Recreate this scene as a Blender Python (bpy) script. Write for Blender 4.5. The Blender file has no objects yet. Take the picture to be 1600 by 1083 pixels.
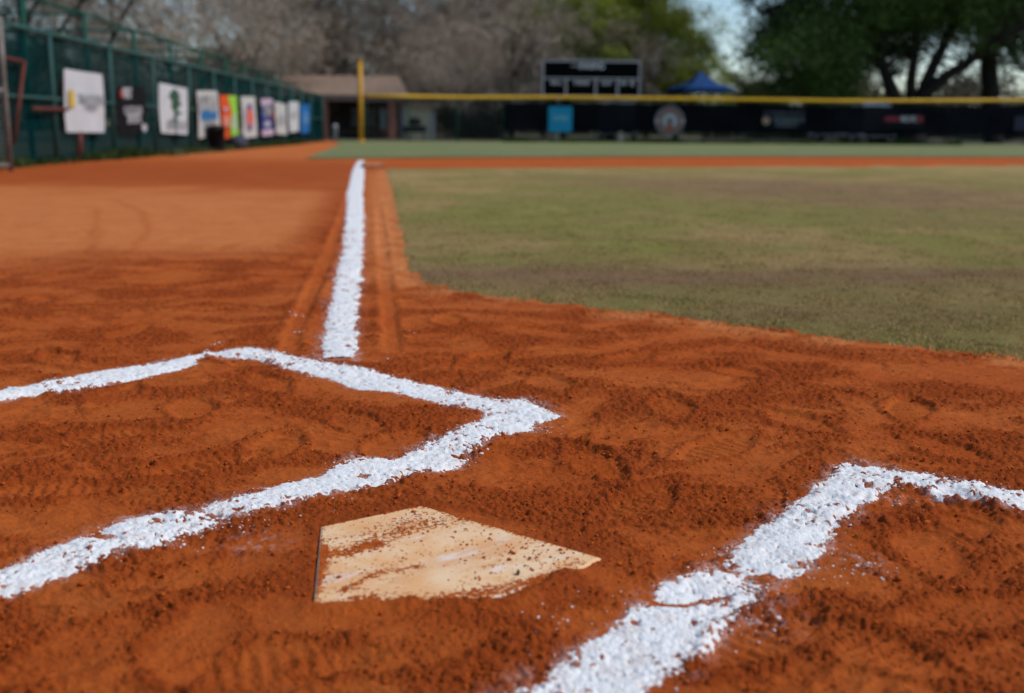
import bpy, math, random
import numpy as np
from mathutils import Vector, Matrix

# ------------------------------------------------------------------ camera, sky, sun, exposure
scn = bpy.context.scene
COL = scn.collection
F_PX, PITCH, YAW, ROLL = 1750.9, 0.1934, 0.1309, 0.0081
CAM = np.array([0.0837, -1.5633, 0.692])
_F = np.array([math.sin(YAW)*math.cos(PITCH), math.cos(YAW)*math.cos(PITCH), -math.sin(PITCH)])
_R = np.array([math.cos(YAW), -math.sin(YAW), 0.0])
_U = np.cross(_R, _F)
R_ = _R*math.cos(ROLL)+_U*math.sin(ROLL)
U_ = -_R*math.sin(ROLL)+_U*math.cos(ROLL)
cd = bpy.data.cameras.new('camera')
cam = bpy.data.objects.new('camera', cd); COL.objects.link(cam)
cam.matrix_world = Matrix(((R_[0], U_[0], -_F[0], CAM[0]), (R_[1], U_[1], -_F[1], CAM[1]), (R_[2], U_[2], -_F[2], CAM[2]), (0, 0, 0, 1)))
cd.sensor_width = 36.0
cd.lens = F_PX/1600*36
cd.clip_start = 0.05; cd.clip_end = 2000
cd.dof.use_dof = True
cd.dof.focus_distance = 2.35
cd.dof.aperture_fstop = 2.7
scn.camera = cam

SUN_EL, SUN_AZ = math.radians(48), math.radians(100)      # azimuth from +Y (down the foul line), towards +X
sd = Vector((math.sin(SUN_AZ)*math.cos(SUN_EL), math.cos(SUN_AZ)*math.cos(SUN_EL), math.sin(SUN_EL)))
w = bpy.data.worlds.new('World'); scn.world = w; w.use_nodes = True
nt = w.node_tree; nt.nodes.clear()
sky = nt.nodes.new('ShaderNodeTexSky'); sky.sky_type = 'NISHITA'; sky.sun_disc = False
sky.sun_elevation = SUN_EL; sky.sun_rotation = SUN_AZ
sky.air_density = 1.0; sky.dust_density = 0.0; sky.ozone_density = 3.0
bg = nt.nodes.new('ShaderNodeBackground'); bg.inputs[1].default_value = 0.105
wo = nt.nodes.new('ShaderNodeOutputWorld')
nt.links.new(sky.outputs[0], bg.inputs[0]); nt.links.new(bg.outputs[0], wo.inputs[0])
sl = bpy.data.lights.new('sun', 'SUN'); sl.energy = 2.45; sl.angle = math.radians(8); sl.color = (1.0, 0.95, 0.88)
so = bpy.data.objects.new('sun', sl); COL.objects.link(so)
so.rotation_euler = sd.to_track_quat('Z', 'Y').to_euler(); so.location = (0, 0, 30)
scn.view_settings.view_transform = 'Standard'; scn.view_settings.look = 'None'
scn.view_settings.exposure = 0.2; scn.view_settings.gamma = 1.0
scn.cycles.max_bounces = 6; scn.cycles.transparent_max_bounces = 24
scn.cycles.use_denoising = True

# ------------------------------------------------------------------ helpers
rnd = random.Random(11); rng = np.random.default_rng(7)

def ray(px, py):
    return _F + R_*((px-800)/F_PX) + U_*((541.5-py)/F_PX)
def gp(px, py, z=0.0):                      # point of the ground seen at a place in the photo
    d = ray(px, py); return CAM + d*((z-CAM[2])/d[2])
def at(px, py, depth):                      # point at a distance along the view axis
    return CAM + ray(px, py)*depth

def tag(o, label=None, cat=None, group=None, kind=None):
    if label: o['label'] = label
    if cat: o['category'] = cat
    if group: o['group'] = group
    if kind: o['kind'] = kind
    return o
def empty(name, loc=(0, 0, 0), rz=0.0):
    o = bpy.data.objects.new(name, None); COL.objects.link(o)
    o.location = loc; o.rotation_euler = (0, 0, rz); o.empty_display_size = .2
    return o
def link(name, me, mat=None, parent=None):
    o = bpy.data.objects.new(name, me); COL.objects.link(o)
    if mat is not None: me.materials.clear(); me.materials.append(mat)
    if parent is not None: o.parent = parent
    return o
def np_mesh(name, V, F, smooth=False):
    V = np.asarray(V, np.float32); F = np.asarray(F, np.int32)
    me = bpy.data.meshes.new(name); k = F.shape[1]
    me.vertices.add(len(V)); me.vertices.foreach_set('co', V.ravel())
    me.loops.add(F.size); me.loops.foreach_set('vertex_index', F.ravel())
    me.polygons.add(len(F)); me.polygons.foreach_set('loop_start', np.arange(0, F.size, k, dtype=np.int32))
    try: me.polygons.foreach_set('loop_total', np.full(len(F), k, np.int32))
    except Exception: pass
    me.update(calc_edges=True)
    if smooth: me.polygons.foreach_set('use_smooth', np.ones(len(F), bool))
    return me
def fattr(me, name, a):
    at_ = me.attributes.new(name, 'FLOAT', 'POINT'); at_.data.foreach_set('value', np.asarray(a, np.float32))

class MB:                                    # collects boxes, tubes, sheets; build() links them as one mesh object
    def __init__(s): s.v = []; s.f = []
    def add(s, V, F):
        n = len(s.v); s.v += [tuple(float(c) for c in p) for p in V]; s.f += [tuple(i+n for i in f) for f in F]; return s
    def box(s, c, d, rz=0.0, bev=0.0):
        x, y, z = [k/2 for k in d]; ca, sa = math.cos(rz), math.sin(rz); P = []
        if bev <= 0:
            P = [(i*x, j*y, k*z) for k in (-1, 1) for i, j in ((-1, -1), (1, -1), (1, 1), (-1, 1))]
            Fc = [(3, 2, 1, 0), (4, 5, 6, 7), (0, 1, 5, 4), (1, 2, 6, 5), (2, 3, 7, 6), (3, 0, 4, 7)]
        else:
            b = min(bev, x*.9, y*.9, z*.9)
            for zz, ins in ((-z, b), (-z+b, 0), (z-b, 0), (z, b)):
                for i, j in ((-1, -1), (1, -1), (1, 1), (-1, 1)):
                    P += [(i*(x-ins-(b if i*j > 0 else 0)), j*(y-ins-(0 if i*j > 0 else b)), zz), (i*(x-ins-(0 if i*j > 0 else b)), j*(y-ins-(b if i*j > 0 else 0)), zz)]
            Fc = [tuple(range(7, -1, -1)), tuple(range(24, 32))]
            for r in range(3):
                for q in range(8):
                    q2 = (q+1) % 8; Fc.append((r*8+q, r*8+q2, r*8+8+q2, r*8+8+q))
        s.add([(c[0]+p[0]*ca-p[1]*sa, c[1]+p[0]*sa+p[1]*ca, c[2]+p[2]) for p in P], Fc); return s
    def tube(s, pts, r, n=8, cap=True):
        pts = [Vector(p) for p in pts]; r = r if isinstance(r, (list, tuple)) else [r]*len(pts); P = []
        prev = None
        for i, p in enumerate(pts):
            t = (pts[min(i+1, len(pts)-1)]-pts[max(i-1, 0)]).normalized()
            a = Vector((0, 0, 1)) if abs(t.z) < .9 else Vector((1, 0, 0))
            if prev is not None: a = prev
            u = (a - t*a.dot(t)).normalized(); v = t.cross(u); prev = u
            P += [p+(u*math.cos(2*math.pi*k/n)+v*math.sin(2*math.pi*k/n))*r[i] for k in range(n)]
        Fc = [(i*n+k, i*n+(k+1) % n, (i+1)*n+(k+1) % n, (i+1)*n+k) for i in range(len(pts)-1) for k in range(n)]
        if cap: Fc += [tuple(range(n-1, -1, -1)), tuple((len(pts)-1)*n+k for k in range(n))]
        s.add(P, Fc); return s
    def build(s, name, mat, parent=None, smooth=False):
        me = bpy.data.meshes.new(name); me.from_pydata(s.v, [], s.f); me.update()
        if smooth: me.polygons.foreach_set('use_smooth', [True]*len(me.polygons))
        return link(name, me, mat, parent)
def copy_tree(o, parent=None):
    c = o.copy(); COL.objects.link(c); c.parent = parent
    for ch in [q for q in COL.objects if q.parent == o]: copy_tree(ch, c)
    return c

# ------------------------------------------------------------------ noise
GR = rng.normal(size=(65536, 2)); GR /= np.linalg.norm(GR, axis=1)[:, None]
RV = rng.random((65536, 4))
def _h(ix, iy, s):
    ix = ix.astype(np.int64); iy = iy.astype(np.int64)
    h = (ix*73856093) ^ (iy*19349663) ^ (s*83492791 + 12345)
    h ^= h >> 13; h = (h*1274126177) & 0x7fffffff; h ^= h >> 15
    return h & 65535
def perlin(x, y, s=0):
    xi = np.floor(x); yi = np.floor(y); fx = x-xi; fy = y-yi
    u = fx*fx*fx*(fx*(fx*6-15)+10); v = fy*fy*fy*(fy*(fy*6-15)+10); out = []
    for dx in (0, 1):
        for dy in (0, 1):
            g = GR[_h(xi+dx, yi+dy, s)]; out.append(g[..., 0]*(fx-dx)+g[..., 1]*(fy-dy))
    a = out[0]+(out[2]-out[0])*u; b = out[1]+(out[3]-out[1])*u
    return (a+(b-a)*v)*1.5
def fbm(x, y, s=0, o=4, g=.5):
    r = 0; a = 1; t = 0
    for i in range(o):
        r = r+a*perlin(x*2**i+i*17.3, y*2**i-i*9.1, s+i*7); t += a; a *= g
    return r/t
def domes(x, y, cell, prob, s=0, rmin=.25, rmax=.62):
    """height of scattered clods: each cell holds one rounded lump (or none)"""
    X = x/cell; Y = y/cell; xi = np.floor(X); yi = np.floor(Y); h = np.zeros_like(X)
    for dx in (-1, 0, 1):
        for dy in (-1, 0, 1):
            k = RV[_h(xi+dx, yi+dy, s)]
            r = rmin+(rmax-rmin)*k[..., 2]**2
            d2 = ((X-(xi+dx+k[..., 0]))**2+(Y-(yi+dy+k[..., 1]))**2)/(r*r)
            on = (k[..., 3] < prob)
            h = np.maximum(h, np.where(on & (d2 < 1), np.sqrt(np.maximum(0, 1-d2))*r, 0))
    return h*cell
def sstep(a, b, x):
    t = np.clip((x-a)/(b-a), 0, 1); return t*t*(3-2*t)
def poly_sd(x, y, P):
    """signed distance to polygon, positive inside"""
    P = np.asarray(P)[:, :2]; d = np.full(x.shape, 1e9); ins = np.zeros(x.shape, bool); n = len(P)
    for i in range(n):
        a = P[i]; b = P[(i+1) % n]; e = b-a; L = e@e+1e-12
        t = np.clip(((x-a[0])*e[0]+(y-a[1])*e[1])/L, 0, 1)
        d = np.minimum(d, (x-a[0]-t*e[0])**2+(y-a[1]-t*e[1])**2)
        c = (a[1] > y) != (b[1] > y)
        if a[1] != b[1]: ins ^= c & (x < e[0]*(y-a[1])/e[1]+a[0])
    d = np.sqrt(d); return np.where(ins, d, -d)
def line_d(x, y, P):
    P = np.asarray(P)[:, :2]; d = np.full(x.shape, 1e9)
    for a, b in zip(P[:-1], P[1:]):
        e = b-a; L = e@e+1e-12; t = np.clip(((x-a[0])*e[0]+(y-a[1])*e[1])/L, 0, 1)
        d = np.minimum(d, (x-a[0]-t*e[0])**2+(y-a[1]-t*e[1])**2)
    return np.sqrt(d)

# ------------------------------------------------------------------ materials
def mat(name, col, rough=.8, col2=None, scale=5.0, bump=0.0, bscale=40.0, metal=0.0, spec=.3, detail=5.0, alpha=1.0, trans=0.0, lo=.35, hi=.65):
    m = bpy.data.materials.new(name); m.use_nodes = True; n = m.node_tree; b = n.nodes['Principled BSDF']; L = n.links
    b.inputs['Roughness'].default_value = rough; b.inputs['Metallic'].default_value = metal
    b.inputs['Specular IOR Level'].default_value = spec
    b.inputs['Base Color'].default_value = (*col, 1)
    tc = n.nodes.new('ShaderNodeTexCoord')
    if col2 is None: col2 = tuple(c*.8 for c in col)
    nz = n.nodes.new('ShaderNodeTexNoise'); nz.inputs['Scale'].default_value = scale; nz.inputs['Detail'].default_value = detail
    L.new(tc.outputs['Object'], nz.inputs['Vector'])
    r = n.nodes.new('ShaderNodeValToRGB'); r.color_ramp.elements[0].color = (*col2, 1); r.color_ramp.elements[1].color = (*col, 1)
    r.color_ramp.elements[0].position = lo; r.color_ramp.elements[1].position = hi
    L.new(nz.outputs[0], r.inputs[0]); L.new(r.outputs[0], b.inputs['Base Color'])
    if bump > 0:
        nb = n.nodes.new('ShaderNodeTexNoise'); nb.inputs['Scale'].default_value = bscale; nb.inputs['Detail'].default_value = 6
        bp = n.nodes.new('ShaderNodeBump'); bp.inputs['Strength'].default_value = 1.0; bp.inputs['Distance'].default_value = bump
        L.new(tc.outputs['Object'], nb.inputs['Vector']); L.new(nb.outputs[0], bp.inputs['Height']); L.new(bp.outputs[0], b.inputs['Normal'])
    if alpha < 1: b.inputs['Alpha'].default_value = alpha
    if trans > 0:
        tr = n.nodes.new('ShaderNodeBsdfTranslucent'); mx = n.nodes.new('ShaderNodeMixShader'); mx.inputs[0].default_value = trans
        L.new(r.outputs[0], tr.inputs[0]); L.new(b.outputs[0], mx.inputs[1]); L.new(tr.outputs[0], mx.inputs[2])
        L.new(mx.outputs[0], n.nodes['Material Output'].inputs[0])
    return m

def N(n, t, **k):
    q = n.nodes.new(t)
    for a, b in k.items(): setattr(q, a, b)
    return q
def clay_material():
    m = bpy.data.materials.new('red_clay'); m.use_nodes = True; n = m.node_tree; L = n.links; b = n.nodes['Principled BSDF']
    b.inputs['Roughness'].default_value = .95; b.inputs['Specular IOR Level'].default_value = .12
    tc = N(n, 'ShaderNodeTexCoord')
    def noise(sc, det, rough=.6, dist=0):
        q = N(n, 'ShaderNodeTexNoise'); q.inputs['Scale'].default_value = sc; q.inputs['Detail'].default_value = det
        q.inputs['Roughness'].default_value = rough; q.inputs['Distortion'].default_value = dist
        L.new(tc.outputs['Object'], q.inputs['Vector']); return q
    def mixc(f, a, bb):
        q = N(n, 'ShaderNodeMix', data_type='RGBA')
        for s, v in ((0, f), (6, a), (7, bb)):
            if isinstance(v, tuple): q.inputs[s].default_value = (*v, 1)
            elif isinstance(v, float): q.inputs[s].default_value = v
            else: L.new(v, q.inputs[s])
        return q.outputs[2]
    def ramp(src, lo, hi):
        q = N(n, 'ShaderNodeMapRange', interpolation_type='SMOOTHSTEP'); q.inputs[1].default_value = lo; q.inputs[2].default_value = hi
        L.new(src, q.inputs[0]); return q.outputs[0]
    pale_clay = N(n, 'ShaderNodeAttribute', attribute_name='pale_clay').outputs['Fac']
    loose = N(n, 'ShaderNodeAttribute', attribute_name='loose').outputs['Fac']
    n1 = ramp(noise(2.2, 5, .62, .6).outputs[0], .35, .68)
    n2 = ramp(noise(28, 6, .7).outputs[0], .3, .72)
    n3 = ramp(noise(260, 4, .7).outputs[0], .3, .75)
    base = mixc(n1, CLAY['a'], CLAY['b'])
    base = mixc(n2, mixc(.35, base, CLAY['dark']), base)
    base = mixc(loose, base, CLAY['moist'])
    base = mixc(pale_clay, base, CLAY['pale_clay'])
    pw = N(n, 'ShaderNodeAttribute', attribute_name='powder').outputs['Fac']
    pm = N(n, 'ShaderNodeMath', operation='MULTIPLY'); L.new(pw, pm.inputs[0]); L.new(ramp(noise(150, 5, .75).outputs[0], .36, .62), pm.inputs[1])
    base = mixc(pm.outputs[0], base, (.80, .70, .66))
    fin = mixc(n3, mixc(.25, base, CLAY['dark']), base)
    L.new(fin, b.inputs['Base Color'])
    nb = noise(320, 8, .75); nb2 = noise(90, 6, .7)
    ad = N(n, 'ShaderNodeMath', operation='MULTIPLY_ADD'); ad.inputs[1].default_value = 2.2; L.new(nb2.outputs[0], ad.inputs[0]); L.new(nb.outputs[0], ad.inputs[2])
    bp = N(n, 'ShaderNodeBump'); bp.inputs['Strength'].default_value = .9; bp.inputs['Distance'].default_value = .0022
    L.new(ad.outputs[0], bp.inputs['Height']); L.new(bp.outputs[0], b.inputs['Normal'])
    return m
CLAY = dict(a=(.53, .107, .014), b=(.60, .145, .024), dark=(.24, .038, .006), moist=(.285, .049, .007), pale_clay=(.70, .235, .070))
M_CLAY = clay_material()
M_CRUMB = mat('clay_crumb', (.52, .110, .014), .95, (.34, .062, .009), 60, .001, 300, spec=.1)
M_CHALK = mat('white_chalk', (.88, .87, .85), .95, (.80, .72, .67), 24, .0022, 300, spec=.1, lo=.28, hi=.50)

# ------------------------------------------------------------------ layout traced on the ground
def G(pts, z=.005): return [gp(*p, z)[:2] for p in pts]
def beyond(a, b, k):                          # continue an edge past the frame
    a = np.array(a); b = np.array(b); return b+(b-a)*k
# left batter's box chalk
up = G([(0, 890), (70, 862), (150, 828), (200, 808), (270, 797), (310, 795), (350, 783), (420, 763), (500, 745), (535, 722), (560, 712), (620, 713), (660, 690), (700, 672), (745, 655), (762, 645)])
lo = G([(872, 648), (838, 655), (828, 667), (775, 672), (740, 695), (715, 722), (690, 729), (640, 737), (600, 757), (560, 767), (500, 774), (420, 796), (350, 816), (330, 826), (280, 838), (240, 857), (200, 861), (150, 881), (60, 914), (0, 938)])
e0 = up[0]+(up[0]-up[1])*1.0; dirn = (np.array(up[0])-np.array(up[8])); dirn /= np.linalg.norm(dirn)
INNER_L = [up[0]+dirn*1.2]+up+lo+[lo[-1]+dirn*1.2]
FRONT_L = G([(328, 551), (350, 548), (390, 541), (440, 550), (480, 558), (520, 567), (570, 575), (620, 588), (680, 600), (735, 612), (770, 621), (820, 622), (850, 637), (872, 648), (810, 662), (762, 648), (758, 636), (700, 629), (650, 616), (610, 609), (560, 604), (520, 591), (480, 583), (440, 574), (415, 562), (380, 558), (350, 556)])
ou = G([(0, 610), (60, 600), (130, 584), (180, 575), (240, 567), (285, 556), (330, 549)])
ol = G([(345, 552), (303, 557), (304, 569), (270, 578), (240, 583), (180, 596), (110, 610), (60, 613), (0, 625)])
dl = np.array(ou[0])-np.array(ou[4]); dl /= np.linalg.norm(dl)
OUTER_L = [ou[0]+dl*1.0]+ou+ol+[ol[-1]+dl*1.0]
fl = G([(500, 560), (508, 535), (512, 490), (522, 450), (528, 420), (537, 385), (540, 350), (541, 315), (545, 290), (550, 268), (558, 250)])
fr = G([(569, 250), (569, 262), (568, 280), (567, 310), (569, 350), (567, 385), (563, 440), (558, 480), (557, 520), (553, 562)])
FOUL = fl+fr
ru = G([(1312, 727), (1265, 770), (1215, 800), (1175, 832), (1140, 860), (1090, 890), (1035, 912), (1028, 930), (1000, 945), (950, 985), (900, 1010), (860, 1040), (822, 1065), (792, 1083)])
rl = G([(984, 1083), (1006, 1065), (1060, 1040), (1110, 1005), (1130, 970), (1180, 925), (1215, 905), (1245, 895), (1280, 865), (1300, 830), (1340, 790), (1375, 762)])
dr = np.array(ru[-1])-np.array(ru[4]); dr /= np.linalg.norm(dr)
INNER_R = ru+[ru[-1]+dr*.9, rl[0]+dr*.9]+rl
fu = G([(1305, 735), (1318, 725), (1345, 723), (1390, 733), (1440, 740), (1500, 750), (1550, 760), (1600, 768)])
fd = G([(1600, 800), (1550, 790), (1510, 775), (1470, 776), (1440, 762), (1400, 757), (1360, 768)])
d2 = np.array(fu[-1])-np.array(fu[3]); d2 /= np.linalg.norm(d2)
FRONT_R = fu+[fu[-1]+d2*.7, fd[0]+d2*.7]+fd
PLATE = np.array(G([(489, 948), (501, 822), (659, 789), (940, 871), (806, 938)], .0125))
# turf outlines
IN_GRASS = G([(606, 264), (618, 310), (632, 365), (645, 415), (668, 440), (735, 455), (830, 466), (920, 478), (1010, 487), (1090, 495), (1170, 507), (1250, 515), (1330, 527), (1410, 536), (1500, 546), (1600, 556)])
IN_GRASS += [np.array([3.4, 1.55]), np.array([5.2, 1.2]), np.array([9, .9]), np.array([24, .6]), np.array([24, 17.2])]+G([(1600, 258)])
TRACK_L = G([(450, 545), (470, 490), (500, 430), (530, 350), (548, 290)])
TRACK_R = G([(614, 548), (606, 470), (600, 400), (592, 330), (585, 285)])

prints = []
for (px, py, a) in [(150, 690, .4), (300, 640, .9), (420, 600, 1.2), (70, 770, .2), (430, 700, .8), (560, 660, 1.4), (180, 620, 1.), (620, 690, .6), (320, 730, .2), (430, 1040, .05), (300, 1000, 1.1), (120, 1020, .5), (650, 1010, .3), (1000, 780, .7), (930, 720, 1.1), (1120, 700, .4), (1050, 640, .9), (1250, 660, 1.2), (1420, 640, .5), (1200, 990, .3), (1450, 860, .9), (1520, 960, .2), (1350, 1010, 1.2), (1480, 700, 1.), (760, 560, .4), (860, 600, 1.2), (700, 500, .8), (980, 560, .3), (1150, 580, 1.3), (200, 520, .7), (330, 480, .2), (90, 560, 1.1), (420, 860, .9), (350, 900, .3), (380, 565, -.6), (1500, 800, .8), (1400, 780, -.2), (240, 450, .4), (60, 470, 1.2)]:
    g = gp(px, py); prints.append((g[0], g[1], a*1.6+rnd.uniform(-.3, .3), rnd.random()))

def ground_h(x, y, parts=False):
    """relief of the raked and trodden clay, in metres"""
    r = np.hypot(x-CAM[0], y-CAM[1])
    fade = 1-sstep(6.5, 15, r)
    wx = x+.10*perlin(x/.35, y/.35, 3); wy = y+.10*perlin(x/.35+7, y/.35, 4)
    big = .016*fbm(x/.9, y/.9, 10, 3)+.008*fbm(wx/.28, wy/.28, 20, 3)
    rid = 1-np.abs(fbm(wx/.16, wy/.11, 30, 3))*2.2
    scuff = .0085*np.clip(rid-.35, 0, 1)*sstep(-.15, .35, perlin(x/.5+3, y/.5, 33))+.0065*fbm(wx/.085, wy/.055, 36, 4, .62)*sstep(-.25, .25, perlin(x/.6, y/.4, 37))
    m = sstep(-.20, .20, fbm(wx/.34+9, wy/.26, 40, 5, .65)+.10*fbm(x/.03, y/.03, 41, 3))
    h = big+scuff
    for (cx, cy, a, k) in prints:
        sel = (np.abs(x-cx) < .3) & (np.abs(y-cy) < .3)
        if not sel.any(): continue
        dx = x[sel]-cx; dy = y[sel]-cy; u = dx*math.cos(a)+dy*math.sin(a); v = -dx*math.sin(a)+dy*math.cos(a)
        wob = .012*perlin(u/.06+k*50, v/.06, 55)
        q = np.sqrt((u/.135)**2+(v/(.046+.012*np.cos(u*18)))**2)+wob*12
        dent = -.0055*(1-sstep(.75, 1.1, q))+.003*np.exp(-((q-1.22)/.17)**2)*(.5+k)
        tread = .0022*np.sin(u*6.283/(.018+.01*k))*(1-sstep(.6, .95, q)) if k > .35 else 0
        h[sel] += (dent+tread)*(.7+.5*k)
        m[sel] = m[sel]*(1-.6*(1-sstep(.7, 1., q)))+.55*np.exp(-((q-1.25)/.25)**2)
    m = np.clip(m, 0, 1)
    for T in (TRACK_L, TRACK_R):
        sel = (x < 1.2) & (x > -1.4) & (y > .8) & (y < 16)
        if sel.any():
            d = line_d(x[sel], y[sel], T)+.008*perlin(x[sel]/.1, y[sel]/.1, 61)
            h[sel] += (-.004*(1-sstep(.015, .035, d))+.0035*np.exp(-((d-.045)/.016)**2))*(.5+1.0*sstep(-.3, .3, fbm(x[sel]/.4, y[sel]/.4, 62, 3)))
            m[sel] *= sstep(.02, .05, d)
    palez = pale_zone(x, y); m = m*(1-.85*palez)
    cr = np.zeros_like(x); near = r < 9
    if near.any():
        xn, yn, mn = x[near], y[near], m[near]
        c = domes(xn, yn, .017, .05+.80*mn, 70)*(.26+.62*mn)
        c = np.maximum(c, domes(xn+3.3, yn, .0105, .18+.8*mn, 71)*(.4+.7*mn))
        c += domes(xn, yn+1.7, .0055, .35+.6*mn, 72)*.55
        c += .0062*(.16+.84*mn)*fbm(xn/.020, yn/.014, 73, 4, .7)
        c += .0012*fbm(xn/.03, yn/.018, 75, 3)
        cr[near] = c
    # the clay around and over home plate
    near = (np.abs(x-.25) < .6) & (np.abs(y-.25) < .6)
    if near.any():
        xx, yy = x[near], y[near]; s = poly_sd(xx, yy, PLATE)
        hh = h[near]*sstep(.0, .22, -s)+.0082*(1-sstep(0, .22, -s))
        c2 = cr[near]*(.45+.55*sstep(0, .12, -s))
        T, A, Cc, D, B = PLATE
        low = line_d(xx, yy, [T+(B-T)*.02, B, D+(B-D)*.4])
        cov = .0095*(1-sstep(.0, .042, low+.030*fbm(xx/.06, yy/.06, 81, 5, .7)))
        hh = hh*(1-sstep(0, .01, cov)*.0)+cov+.0022*fbm(xx/.008, yy/.008, 83, 3, .7)*(cov > .001)
        deep = sstep(.0, .012, s)*(1-sstep(.0, .01, cov))
        hh = hh*(1-deep)-.012*deep
        leftr = line_d(xx, yy, [T, A]); hh -= .0035*np.exp(-(leftr/.006)**2)*(cov < .003)
        h[near] = hh; cr[near] = c2*(1-deep); 
    if parts: return h*fade, cr*fade, m
    return (h+cr)*fade
def pale_zone(x, y):  # where the clay is paler: left band, beside the foul line, far out
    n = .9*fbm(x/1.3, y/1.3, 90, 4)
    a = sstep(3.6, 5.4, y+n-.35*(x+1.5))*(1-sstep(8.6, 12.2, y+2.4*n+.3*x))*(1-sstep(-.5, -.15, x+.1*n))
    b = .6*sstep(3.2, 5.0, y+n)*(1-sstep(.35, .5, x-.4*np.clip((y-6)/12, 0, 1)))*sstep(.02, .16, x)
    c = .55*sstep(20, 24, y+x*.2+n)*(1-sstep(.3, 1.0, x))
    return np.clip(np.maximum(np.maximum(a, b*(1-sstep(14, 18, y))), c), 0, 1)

# one sheet, finer where the lens looks closest
az0 = YAW; half = .56
cols = np.concatenate([np.arange(-math.pi, -1.2, .07), np.arange(-1.2, -half, .008), np.arange(-half, half, .00135), np.arange(half, 1.2, .008), np.arange(1.2, math.pi+.001, .07)])+az0
rr = [.12]
while rr[-1] < 900:
    q = rr[-1]; rr.append(q*(1.06 if q < 1.0 else 1.0017 if q < 4 else 1.0024 if q < 8 else 1.006 if q < 22 else 1.05))
rr = np.array(rr)
TH, RR = np.meshgrid(cols, rr)
GX = CAM[0]+RR*np.sin(TH); GY = CAM[1]+RR*np.cos(TH)
hb, hc, gm = ground_h(GX.ravel(), GY.ravel(), True)
nr, nc = RR.shape
idx = np.arange(nr*nc).reshape(nr, nc)
quads = np.stack([idx[:-1, :-1], idx[:-1, 1:], idx[1:, 1:], idx[1:, :-1]], -1)[..., ::-1].reshape(-1, 4)
gx, gy = GX.ravel(), GY.ravel()
me = np_mesh('ground', np.stack([gx, gy, hb+hc], 1), quads, True)
far_loose = .42*sstep(9.0, 13.5, gy+1.6*fbm(gx/2, gy/2, 91, 4))*(.75+.5*fbm(gx/.8, gy/1.5, 92, 3))*(1-sstep(17, 22, gy+.2*gx))*(gx < .3)
edge = poly_sd(gx, gy, IN_GRASS); arc = np.zeros(len(gx)); sl_ = (gx < 0) & (gx > -6) & (gy > 2) & (gy < 14); arc[sl_] = sum(np.exp(-((line_d(gx[sl_], gy[sl_], G(q_))+.03*perlin(gx[sl_]/.3, gy[sl_]/.3, 98))/.03)**2) for q_ in ([(150, 420), (200, 395), (232, 360), (222, 330), (180, 312)], [(80, 440), (130, 410), (150, 370), (152, 325)], [(300, 400), (380, 380), (470, 372)])); fattr(me, 'pale_clay', np.clip(pale_zone(gx, gy)*(.78+.30*fbm(gx/.5, gy/.25, 95, 4)+.30*fbm(gx/.12, gy/.22, 97, 4, .7)-.35*arc)+.8*np.exp(-((edge+.08)/.12)**2)*sstep(-.3, .2, fbm(gx/.2, gy/.2, 96, 3)), 0, 1))
fattr(me, 'loose', np.clip(.80*gm*(gm > 0)*(1-sstep(9, 14, RR.ravel()))+far_loose, 0, 1))
pw = np.zeros(len(gx)); nr_ = (RR.ravel() < 9) & (gx > -3) & (gx < 3)
px_, py_ = gx[nr_], gy[nr_]; sdm = np.full(px_.shape, -1.)
for P in (INNER_L, FRONT_L, OUTER_L, INNER_R, FRONT_R, FOUL): sdm = np.maximum(sdm, poly_sd(px_, py_, P))
pwn = np.exp(-(np.minimum(sdm, 0)/(.014+.02*sstep(-.1, .5, fbm(px_/.15, py_/.15, 850, 3))))**2)*sstep(-.25, .35, fbm(px_/.04, py_/.04, 851, 4, .7))*.75
for q_, rd in (((1360, 893), .02), ((1345, 880), .03), ((400, 855), .04), ((1190, 960), .05), ((560, 712), .03), ((1400, 778), .03), ((465, 492), .02)):
    c_ = gp(*q_); pwn = np.maximum(pwn, .6*np.exp(-((px_-c_[0])**2+(py_-c_[1])**2)/rd**2)*sstep(-.1, .3, fbm(px_/.02, py_/.02, 852, 3)))
pw[nr_] = pwn; fattr(me, 'powder', np.clip(pw, 0, 1))
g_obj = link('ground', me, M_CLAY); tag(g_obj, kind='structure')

def layer(name, sd_fn, z_fn, mt, box, smooth=True):
    """a thin deposit lying on the clay: kept where its outline reaches, its rim sinking into the clay"""
    x0, x1, y0, y1 = box
    sel = (gx > x0) & (gx < x1) & (gy > y0) & (gy < y1) & (RR.ravel() > .9)
    val = np.full(gx.shape, -1.0); val[sel] = sd_fn(gx[sel], gy[sel])
    keep = val > -.02
    fk = keep[quads].all(1)
    fq = quads[fk]; used = np.unique(fq); mp = np.zeros(len(gx), np.int64); mp[used] = np.arange(len(used))
    z = z_fn(gx[used], gy[used], val[used], hb[used], hc[used])
    me = np_mesh(name, np.stack([gx[used], gy[used], z], 1), mp[fq], smooth)
    return link(name, me, mt)

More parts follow.
